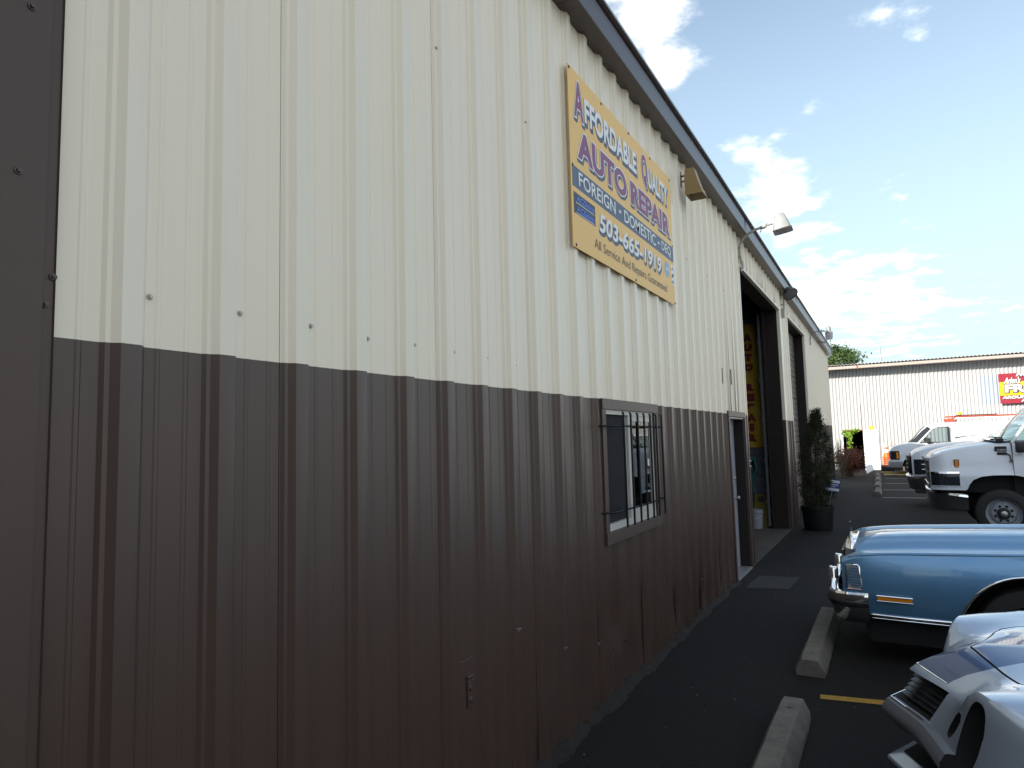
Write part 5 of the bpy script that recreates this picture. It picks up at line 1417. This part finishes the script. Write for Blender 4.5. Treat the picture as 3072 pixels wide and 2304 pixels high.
# ----------------------------------------------------------------- white work truck with a tall hood
tk = thing('work_truck', 'large white medium-duty work truck with tall sloping hood and steel wheel', 'truck', (2.36, 15.06, 0))
TA = [(1.05, .41, .655)]
def t_low(x):
    # squarish flared arch
    if x < .565 or x > 1.62: return .80
    return lerp_tab([(.565, .82), (.60, .90), (.66, .98), (.78, 1.035), (.95, 1.058), (1.20, 1.062), (1.38, 1.03), (1.52, .95), (1.62, .80)], x)
def t_zs(x): return smooth_tab([(.03, 1.30), (.06, 1.345), (.12, 1.40), (.25, 1.455), (.6, 1.53), (1.0, 1.585), (1.24, 1.615)], x)
T_INS = [(.75, .0), (1.04, .0), (1.09, .008), (1.12, .030), (1.20, .050), (1.30, .065), (1.40, .085), (1.50, .115), (1.60, .16)]
def t_side(x):
    zl = t_low(x); zs = t_zs(x); pinch = .12 * max(0, (.30 - x) / .30) ** 2
    W = 1.05 - pinch; p = []
    ins = T_INS
    for i in range(15):
        z = zl + (zs - .02 - zl) * (i / 14) ** .9; p.append((W - lerp_tab(ins, z), z))
    yt = W - lerp_tab(ins, zs)
    p += [(yt - .012, zs - .006), (yt - .035, zs + .004), (yt - .10, zs + .016), (.60, zs + .035), (.35, zs + .05), (.15, zs + .055), (0, zs + .056)]
    return p
txs = sorted(set([.03, .04, .06, .09, .12, .18, .25] + frange(.3, 1.235, 24) + [.565, .5655, .60, .66, .78]))
b = MB(); rows = []
for x in txs:
    h = t_side(x); rows.append([(x, -y, z) for y, z in h] + [(x, y, z) for y, z in reversed(h[:-1])])
b.grid(rows); b.build('hood', M['white_body'], tk, local=True, smooth=30)
lbox('engine_bay', M['under'], tk, .12, 1.24, -.86, .86, .75, 1.28); lbox('wheel_housing', M['under'], tk, 1.242, 1.70, -.92, .92, .55, 1.30)
lbox('frame_rails', M['under'], tk, .2, 6.2, -.55, .55, .45, .80)
b = MB(); b.quad(*[(.035, y, z) for y, z in ((-.92, .80), (.92, .80), (.90, 1.25), (.80, 1.33), (-.80, 1.33), (-.90, 1.25))]); fr_ = b.build('grille', M['black_trim'], tk, local=True)
lbox('grille_surround', M['black_trim'], tk, .0, .045, -.62, .62, 1.27, 1.325, .008); lbox('grille_surround', M['chrome'], tk, .0, .045, -.62, .62, .86, .90, .008)
for z in (.97, 1.06, 1.15): lbox('grille_bar', M['black_trim'], fr_, .01, .034, -.60, .60, z, z + .03, .006)
lbox('grille_nose', M['grey_plastic'], tk, -.02, .06, -.86, .86, 1.29, 1.36, .02)
for s in (-1, 1):
    def wrap(x0, x1, z0, z1, d, n=8):
        return [[(x, s * (1.05 - .12 * max(0, (.30 - x) / .30) ** 2 + d - lerp_tab(T_INS, z)), z) for x in frange(x0, x1, n)] for z in frange(z0, z1, 5)]
    b = MB(); b.grid(wrap(.04, .465, .875, 1.085, .004)); hl_ = b.build('headlamp', M['headlamp'], tk, local=True)
    b = MB(); b.grid(wrap(.04, .462, 1.085, 1.118, .014)); b.grid([wrap(.04, .462, 1.085, 1.118, .014)[0], wrap(.04, .462, 1.085, 1.118, -.02)[0]]); b.build('lamp_bezel', M['chrome'], hl_, local=True)
    b = MB(); b.tube([(x, s * (1.05 - .12 * max(0, (.30 - x) / .30) ** 2 + .006), .868) for x in frange(.04, .47, 8)], .008, 6); b.tube([(.468, s * 1.056, .87), (.468, s * 1.056, 1.09)], .007, 6); b.build('lamp_bezel', M['white_body'], hl_, local=True)
    b = MB(); b.quad(*[(x, s * (1.05 + .007), z) for x, z in ((.25, .90), (.27, .90), (.27, 1.07), (.25, 1.07))]); b.build('lamp_divider', M['black_trim'], hl_, local=True)
    mk = lbox('side_marker', M['black_trim'], tk, .395, .475, min(s * .975, s * 1.0), max(s * .975, s * 1.0), 1.175, 1.33, .006)
    lbox('marker_lens', M['amber'], mk, .408, .462, min(s * .99, s * 1.008), max(s * .99, s * 1.008), 1.19, 1.315, .006)
# chrome bumper
bp = [(.56, -1.07), (.40, -1.06), (.25, -1.02), (.12, -.95), (.04, -.82), (.0, -.5), (0, 0), (0, .5), (.04, .82), (.12, .95), (.25, 1.02), (.40, 1.06), (.56, 1.07)]
rows = []
for i, (x, y) in enumerate(bp):
    t = abs(y) / 1.07; zt = .80 - .075 * max(0, (x - .0)) / .56; zb = .44
    a = bp[max(0, i - 1)]; c = bp[min(len(bp) - 1, i + 1)]; tx, ty = c[0] - a[0], c[1] - a[1]; l = math.hypot(tx, ty); nx, ny = -ty / l, tx / l
    prof = [(-.06, zt), (0, zt + .004), (.024, zt - .012), (.030, zt - .045), (.012, zt - .075), (.008, zb + .06), (-.01, zb + .015), (-.06, zb)]
    rows.append([(x + nx * o, y + ny * o, z) for o, z in prof])
rows = [[(x, y, z) for x, y, z in r] for r in rows]
b = MB(); b.grid(rows); b.build('bumper', M['chrome'], tk, local=True, smooth=30)
# cab
def t_cab(x):
    roof = smooth_tab([(1.25, 1.62), (1.45, 1.93), (1.72, 2.26), (1.95, 2.36), (2.4, 2.40), (2.9, 2.38)], x)
    return roof
cabx = [1.25, 1.45, 1.72, 1.95, 2.4, 2.9]
# lower doors
for s in (-1, 1):
    b = MB(); b.grid([[(x, s * y, z) for y, z in ((1.0, .62), (1.03, .85), (1.03, 1.20), (1.005, 1.56), (.985, 1.60))] for x in (1.62, 1.8, 2.1, 2.9)]); b.build('door', M['white_body'], tk, local=True, smooth=40)
    b = MB(); b.grid([[(x, s * y, z) for y, z in ((1.045, zl), (1.035, 1.12), (1.0, 1.56), (.985, 1.60))] for x, zl in ((1.242, 1.062), (1.38, 1.03), (1.52, .95), (1.625, .80))]); b.build('cowl_side', M['white_body'], tk, local=True, smooth=40)
    # A pillar, roof rail, B pillar, window
    pil = [(1.245, .975, 1.60), (1.46, .93, 1.92), (1.72, .87, 2.235), (1.95, .84, 2.33)]
    b = MB(); b.tube(pil, .026, 8); b.build('pillar', M['white_body'], tk, local=True, smooth=50) if s > 0 else MB().tube([(x, -y, z) for x, y, z in pil], .026, 8).build('pillar', M['white_body'], tk, local=True, smooth=50)
    b = MB(); b.quad(*[(x, s * y, z) for x, y, z in ((2.45, .985, 1.60), (2.9, .985, 1.60), (2.9, .84, 2.33), (2.45, .84, 2.33))]); b.build('rear_pillar', M['white_body'], tk, local=True)
    b = MB(); b.quad(*[(x, s * y, z) for x, y, z in ((1.29, .972, 1.605), (2.45, .975, 1.605), (2.45, .845, 2.32), (1.97, .845, 2.32), (1.72, .872, 2.22), (1.46, .925, 1.90))]); b.build('side_window', M['autoglass'], tk, local=True)
b = MB(); b.grid([[(1.95, y, 2.33 + .03 * (1 - (y / .84) ** 2)) for y in frange(-.85, .85, 9)], [(2.4, y, 2.36 + .04 * (1 - (y / .84) ** 2)) for y in frange(-.86, .86, 9)], [(2.9, y, 2.34 + .04 * (1 - (y / .84) ** 2)) for y in frange(-.86, .86, 9)]]); b.build('roof', M['white_body'], tk, local=True, smooth=50)
ws_rows = [[(x0 - .14 * (1 - (y / w) ** 2), y, z0) for y in frange(-w, w, 13)] for x0, w, z0 in ((1.27, .955, 1.61), (1.46, .915, 1.90), (1.72, .855, 2.21), (1.93, .835, 2.33))]
b = MB(); b.grid(ws_rows); b.build('windscreen', M['autoglass'], tk, local=True, smooth=60)
lbox('dashboard', M['interior'], tk, 1.35, 1.75, -.9, .9, 1.2, 1.62, .05); lbox('seats', M['seat_grey'], tk, 2.2, 2.6, -.85, .85, 1.0, 2.0, .08)
b = MB(); b.quad(*[(2.9, y, z) for y, z in ((-1, .62), (1, .62), (.98, 1.6), (.85, 2.33), (-.85, 2.33), (-.98, 1.6))]); b.build('cab_back', M['white_body'], tk, local=True)
b = MB(); b.grid([[(1.05 - .13 * (1 - (y / .9) ** 2), y, 1.628 + .03 * (1 - (y / .9) ** 2)) for y in frange(-.9, .9, 9)], [(1.27 - .13 * (1 - (y / .9) ** 2), y, 1.632 + .012 * (1 - (y / .9) ** 2)) for y in frange(-.9, .9, 9)]]); b.build('cowl_vent', M['black_trim'], tk, local=True)
for s, y0 in ((1, -.75), (1, -.05)):
    b = MB(); b.tube([(1.10, y0, 1.655), (1.16, y0 + .15, 1.69), (1.10, y0 + .62, 1.70)], .012, 6); b.box(1.05, 1.16, y0 - .04, y0 + .05, 1.64, 1.675); b.build('wiper', M['black_trim'], tk, local=True)
# badges and the door mirror on the near side and its twin
for s in (-1, 1):
    ya, yb = sorted((s * .945, s * .967))
    bd = lbox('badge', M['black_trim'], tk, 1.0, 1.17, ya, yb, 1.462, 1.548, .008)
    fy = s * .9705
    put_text('C4500', (lambda u, v, s=s, fy=fy: (u if s < 0 else 2.17 - u, fy, v)), 1.035, 1.160, 1.475, 1.502, M['silver_print'], bd, .04, .2, local=True)
    ya, yb = sorted((s * .962, s * .985)); lbox('badge', M['black_trim'], tk, 1.03, 1.165, ya, yb, 1.405, 1.448, .006)
    b = MB(); b.tube([(1.16, s * .985, 1.43), (1.20, s * 1.0, 1.40), (1.215, s * 1.02, 1.30)], .010, 6); b.box(1.185, 1.235, min(s * 1.0, s * 1.04), max(s * 1.0, s * 1.04), 1.29, 1.302); b.build('hood_latch', M['black_trim'], tk, local=True)
    b = MB(); b.tube([(1.50, s * 1.0, 1.53), (1.42, s * 1.10, 1.54), (1.36, s * 1.16, 1.54)], .025, 8); mr_ = b.build('mirror_arm', M['black_trim'], tk, local=True, smooth=50)
    b = MB(); b.box(1.27, 1.40, min(s * 1.08, s * 1.24), max(s * 1.08, s * 1.24), 1.44, 1.62); b.build('mirror', M['black_trim'], mr_, local=True, bevel=.025, smooth=40)
    wheel(tk, 1.05, s * .90, .41, .24, .255, s, M['rubber'], M['wheel_paint'], 'truck'); wheel(tk, 4.9, s * .86, .41, .40, .255, s, M['rubber'], M['wheel_paint'], 'truck')
# service body behind the cab
lbox('service_body', M['white_body'], tk, 3.05, 6.3, -1.05, 1.05, .80, 1.60, .02); lbox('service_body_top', M['white_body'], tk, 3.05, 3.5, -1.0, 1.0, 1.605, 2.15, .02)

# ----------------------------------------------------------------- pickup between truck and van
pk = thing('pickup_truck', 'white pickup with a big black grille, half hidden behind the large work truck', 'truck', (2.14, 20.0, 0))
def p_zs(x): return smooth_tab([(.08, 1.25), (.11, 1.285), (.2, 1.345), (.4, 1.42), (.7, 1.48), (1.2, 1.525), (1.4, 1.53)], x)
PA = [(1.05, .42, .50)]
def p_side(x):
    zl = arch_low(x, .70, PA); zs = p_zs(x); W = 1.0 - .10 * max(0, (.35 - x) / .35) ** 2
    ins = [(.6, .02), (.9, 0), (1.15, .02), (1.35, .06), (1.5, .10)]
    p = [(W - lerp_tab(ins, zl + (zs - .02 - zl) * i / 9), zl + (zs - .02 - zl) * i / 9) for i in range(10)]
    yt = W - lerp_tab(ins, zs); return p + [(yt - .02, zs - .005), (yt - .06, zs + .006), (.6, zs + .02), (.3, zs + .05), (0, zs + .052)]
b = MB(); rows = []
for x in arch_xs(.08, 1.45, PA, .06):
    h = p_side(x); rows.append([(x, -y, z) for y, z in h] + [(x, y, z) for y, z in reversed(h[:-1])])
b.grid(rows); b.build('hood', M['white_body'], pk, local=True, smooth=30)
lbox('engine_bay', M['under'], pk, .2, 1.45, -.8, .8, .6, 1.24); lbox('underbody', M['under'], pk, .3, 5.7, -.8, .8, .42, .70)
b = MB(); b.hull8([(.0, -.62, .80), (.28, -.80, .80), (.28, .80, .80), (.0, .62, .80)], [(.04, -.62, 1.24), (.30, -.78, 1.27), (.30, .78, 1.27), (.04, .62, 1.24)]); gr = b.build('grille', M['black_trim'], pk, local=True, bevel=.03, smooth=40)
for z in (.88, .98, 1.08, 1.18):
    lbox('grille_bar', M['black_trim'], gr, -.02, .02, -.60, .60, z, z + .05, .012)
for s in (-1, 1):
    b = MB(); b.grid([[(x, s * (1.0 - .10 * max(0, (.35 - x) / .35) ** 2 + .004), z) for x in frange(.12, .42, 6)] for z in (.80, 1.165)]); hl_ = b.build('headlamp', M['headlamp'], pk, local=True)
    for z in (.92, 1.04):
        b = MB(); b.tube([(.28, s * 1.002, z), (.36, s * 1.005, z + .004), (.41, s * 1.005, z)], .012, 6); b.build('lamp_trim', M['chrome'], hl_, local=True)
bp2 = [(.50, -1.02), (.30, -1.01), (.15, -.96), (.05, -.85), (-.02, -.5), (-.02, 0), (-.02, .5), (.05, .85), (.15, .96), (.30, 1.01), (.50, 1.02)]
rows = []
for i, (x, y) in enumerate(bp2):
    a = bp2[max(0, i - 1)]; c = bp2[min(len(bp2) - 1, i + 1)]; tx, ty = c[0] - a[0], c[1] - a[1]; l = math.hypot(tx, ty); nx, ny = -ty / l, tx / l
    rows.append([(x + nx * o, y + ny * o, z) for o, z in ((-.05, .775), (.0, .77), (.03, .75), (.035, .68), (.01, .62), (.01, .50), (-.02, .44), (-.06, .42))])
b = MB(); b.grid(rows); b.build('bumper', M['chrome'], pk, local=True, smooth=30)
lbox('air_dam', M['black_trim'], pk, .12, .5, -.95, .95, .34, .44, .02)
for s in (-1, 1):
    b = MB(); b.grid([[(x, s * y, z) for y, z in ((.97, .62), (1.0, .9), (.97, 1.30), (.93, 1.42))] for x in (1.45, 2.2, 3.0, 3.9)]); b.build('door', M['white_body'], pk, local=True, smooth=40)
    b = MB(); b.quad(*[(x, s * y, z) for x, y, z in ((1.6, .93, 1.42), (3.8, .93, 1.42), (3.6, .76, 1.90), (2.3, .76, 1.90))]); b.build('side_window', M['autoglass'], pk, local=True)
b = MB(); b.quad((1.47, -.9, 1.53), (1.47, .9, 1.53), (2.25, .74, 1.92), (2.25, -.74, 1.92)); b.build('windscreen', M['autoglass'], pk, local=True)
lbox('roof', M['white_body'], pk, 2.25, 3.7, -.76, .76, 1.90, 1.96, .03); lbox('bed', M['white_body'], pk, 3.95, 5.9, -1.0, 1.0, .62, 1.38, .03); lbox('interior', M['interior'], pk, 1.7, 3.8, -.85, .85, .8, 1.40)
for xx in (1.05, 4.8):
    for s in (-1, 1): wheel(pk, xx, s * .86, .40, .25, .22, s, M['rubber'], M['grey_plastic'])

# ----------------------------------------------------------------- white van with roof rack
vn_ = thing('cargo_van', 'white cargo van with ladder rack and amber beacon parked before the corrugated wall', 'van', (1.66, 34.2, 0))
VA = [(.92, .36, .44)]
def v_top(x): return smooth_tab([(.05, 1.02), (.10, 1.13), (.2, 1.22), (.45, 1.31), (.72, 1.36), (.95, 1.52), (1.25, 1.88), (1.45, 2.06), (1.62, 2.12), (2.0, 2.165), (3.0, 2.19), (5.5, 2.18)], x)
def v_side(x):
    zt = v_top(x); W = 1.0 - .16 * max(0, (.45 - x) / .45) ** 2; zl = arch_low(x, .36, VA + [(4.35, .36, .44)])
    ins = [(.3, .05), (.55, .01), (.9, 0), (1.15, .015), (1.35, .03), (1.7, .11), (2.0, .18), (2.2, .24)]
    p = [(W - lerp_tab(ins, zl + (zt - .04 - zl) * i / 13), zl + (zt - .04 - zl) * i / 13) for i in range(14)]
    yt = W - lerp_tab(ins, zt)
    return p + [(yt - .03, zt - .012), (yt - .09, zt + .004), (.5, zt + .02), (0, zt + .03)]
rows = []
for x in sorted(set(arch_xs(.05, 5.55, VA + [(4.35, .36, .44)], .12) + [.08, .10, .15])):
    h = v_side(x); r_ = [(x, -y, z) for y, z in h] + [(x, y, z) for y, z in reversed(h[:-1])]
    rows.append(r_)
b = solid(rows)
body = b.build('body', M['white_body'], vn_, local=True, smooth=32); body.data.materials.append(M['interior'])
def vcut(q): 
    me = q.mesh('cutter', M['interior']); ob = bpy.data.objects.new('cutter', me); COL.objects.link(ob); ob.location = vn_.location; return ob
q = MB(); q.prism([(1.20, 1.37), (2.30, 1.37), (2.30, 1.96), (2.26, 2.0), (1.92, 2.0), (1.70, 1.90)], 1, -1.4, 1.4)
boolean(body, [vcut(q)])
vm_ = lambda z: 1.0 - lerp_tab([(.3, .05), (.55, .01), (.9, 0), (1.15, .015), (1.35, .03), (1.7, .11), (2.0, .18), (2.2, .24)], z)
for s in (-1, 1):
    b = MB(); b.quad(*[(x, s * (vm_(z) - .015), z) for x, z in ((1.20, 1.37), (2.30, 1.37), (2.30, 1.96), (2.26, 2.0), (1.92, 2.0), (1.70, 1.90))]); b.build('side_window', M['autoglass'], vn_, local=True)
    b = MB(); b.tube([(x, s * (vm_(z) + .002), z) for x, z in ((1.18, 1.355), (2.32, 1.355), (2.32, 1.97), (2.27, 2.015), (1.91, 2.015), (1.68, 1.91), (1.18, 1.355))], .014, 6); b.build('window_seal', M['black_trim'], vn_, local=True)
    b = MB(); b.grid([[(x, s * (1.0 - .16 * max(0, (.45 - x) / .45) ** 2 + .006), z) for x in frange(.06, .40, 8)] for z in (.66, 1.03)]); hl_ = b.build('headlamp', M['headlamp'], vn_, local=True)
    b = MB(); b.grid([[(x, s * (1.0 - .16 * max(0, (.45 - x) / .45) ** 2 + .012), z) for x in frange(.29, .37, 3)] for z in (.70, .97)]); b.build('corner_lens', M['amber'], hl_, local=True)
    b = MB(); b.quad(*[(x, s * (vm_(z) + .004), z) for x, z in ((2.45, 1.50), (2.75, 1.57), (3.2, 1.62), (3.8, 1.64), (3.8, 1.655), (3.2, 1.645), (2.75, 1.61), (2.45, 1.575))]); b.build('side_decal', M['black_trim'], vn_, local=True)
    b = MB(); b.box(1.42, 1.58, min(s * 1.0, s * 1.18), max(s * 1.0, s * 1.18), 1.34, 1.56); b.build('mirror', M['black_trim'], vn_, local=True, bevel=.03)
    b = MB(); b.tube([(1.16, s * 1.001, .5), (1.16, s * 1.002, 1.0), (1.16, s * .985, 1.33)], .004, 5); b.tube([(2.36, s * 1.001, .5), (2.36, s * 1.002, 1.0), (2.36, s * .90, 1.7), (2.36, s * .83, 2.0)], .004, 5); b.build('door_gap', M['grey_plastic'], vn_, local=True)
    wheel(vn_, .92, s * .86, .36, .23, .21, s, M['rubber'], M['steel']); wheel(vn_, 4.35, s * .86, .36, .23, .21, s, M['rubber'], M['steel'])
    for xx in (2.75, 4.2, 5.2):
        b = MB(); b.tube([(xx, s * .74, 2.16), (xx, s * .74, 2.36)], .018, 6); b.build('rack_post', M['white_body'], vn_, local=True)
    b = MB(); b.tube([(2.5, s * .76, 2.30), (2.56, s * .76, 2.36), (5.4, s * .76, 2.36)], .022, 8); b.build('rack_rail', M['white_body'], vn_, local=True, smooth=50)
    b = MB(); b.tube([(2.5, s * .70, 2.30), (2.53, s * .70, 2.44), (2.60, s * .70, 2.475), (3.9, s * .70, 2.475), (3.98, s * .70, 2.48)], .018, 8); b.build('rack_bow', M['black_trim'], vn_, local=True, smooth=50)
for xx in (2.75, 3.5, 4.2, 5.2):
    b = MB(); b.tube([(xx, -.76, 2.38), (xx, .76, 2.38)], .018, 6); b.build('rack_crossbar', M['steel'], vn_, local=True)
lbox('wheel_housing', M['under'], vn_, .5, 1.34, -.75, .75, .36, .82)
ws_ = [[(x0, y * w, z0) for y in frange(-1, 1, 9)] for x0, w, z0 in ((.755, .93, 1.405), (.95, .88, 1.575), (1.25, .80, 1.935), (1.42, .74, 2.085))]
b = MB(); b.grid(ws_); b.build('windscreen', M['headlamp'], vn_, local=True, smooth=50)
for s in (-1, 1):
    b = MB(); b.quad(*[(x, s * (vm_(z) + .006), z) for x, z in ((.80, 1.395), (1.10, 1.375), (1.36, 1.66), (1.63, 1.945), (1.50, 2.045), (1.28, 1.86), (1.0, 1.56))]); b.build('windscreen_side', M['headlamp'], vn_, local=True)
bp3 = [(.50, -1.0), (.30, -.99), (.12, -.93), (.02, -.80), (-.03, -.4), (-.03, 0), (-.03, .4), (.02, .80), (.12, .93), (.30, .99), (.50, 1.0)]
rows = []
for i, (x, y) in enumerate(bp3):
    a = bp3[max(0, i - 1)]; c = bp3[min(len(bp3) - 1, i + 1)]; tx, ty = c[0] - a[0], c[1] - a[1]; l = math.hypot(tx, ty); nx, ny = -ty / l, tx / l
    rows.append([(x + nx * o, y + ny * o, z) for o, z in ((-.06, .60), (.01, .60), (.03, .57), (.03, .38), (.0, .32), (-.06, .30))])
b = MB(); b.grid(rows); b.build('bumper', M['grey_plastic'], vn_, local=True, smooth=30)
lbox('grille', M['black_trim'], vn_, .02, .08, -.55, .55, .68, 1.0, .02)
lbox('air_dam', M['black_trim'], vn_, .15, .5, -.9, .9, .22, .32, .02)
b = MB(); b.lathe([(.07, 0), (.07, .03), (.055, .035)], (2.72, -.45, 2.475), n=16); bc = b.build('beacon_base', M['black_trim'], vn_, local=True)
b = MB(); b.lathe([(.062, .03), (.066, .10), (.05, .155), (.001, .165)], (2.72, -.45, 2.475), n=20); b.build('beacon_dome', M['yellow_print'], bc, local=True, smooth=50)
# orange extension ladder strapped on the rack
ld = thing('ladder', 'orange fibreglass ladder lying on the rack of the white van', 'ladder', (1.66, 34.2, 2.40))
for y in (-.52, -.12):
    b = MB(); b.box(2.20, 5.6, y - .02, y + .02, 0.0, .06); b.build('rail', M['orange_ladder'], ld, local=True)
for i in range(11):
    b = MB(); b.tube([(2.3 + i * .31, -.50, .04), (2.3 + i * .31, -.14, .04)], .016, 6); b.build('rung', M['steel'], ld, local=True)
b = MB(); b.hull8([(2.16, -.62, .0 - .18), (2.58, -.62, -.18), (2.58, -.2, -.18), (2.16, -.2, -.18)], [(2.13, -.62, -.06), (2.58, -.62, -.03), (2.58, -.2, -.03), (2.13, -.2, -.06)])
o = b.build('roof_box', M['orange_ladder'], local=True, bevel=.01); o.location = (1.66, 34.2, 2.40); o.location.z = 2.40
tag(o, 'orange box on the van roof in front of the rack', 'box')
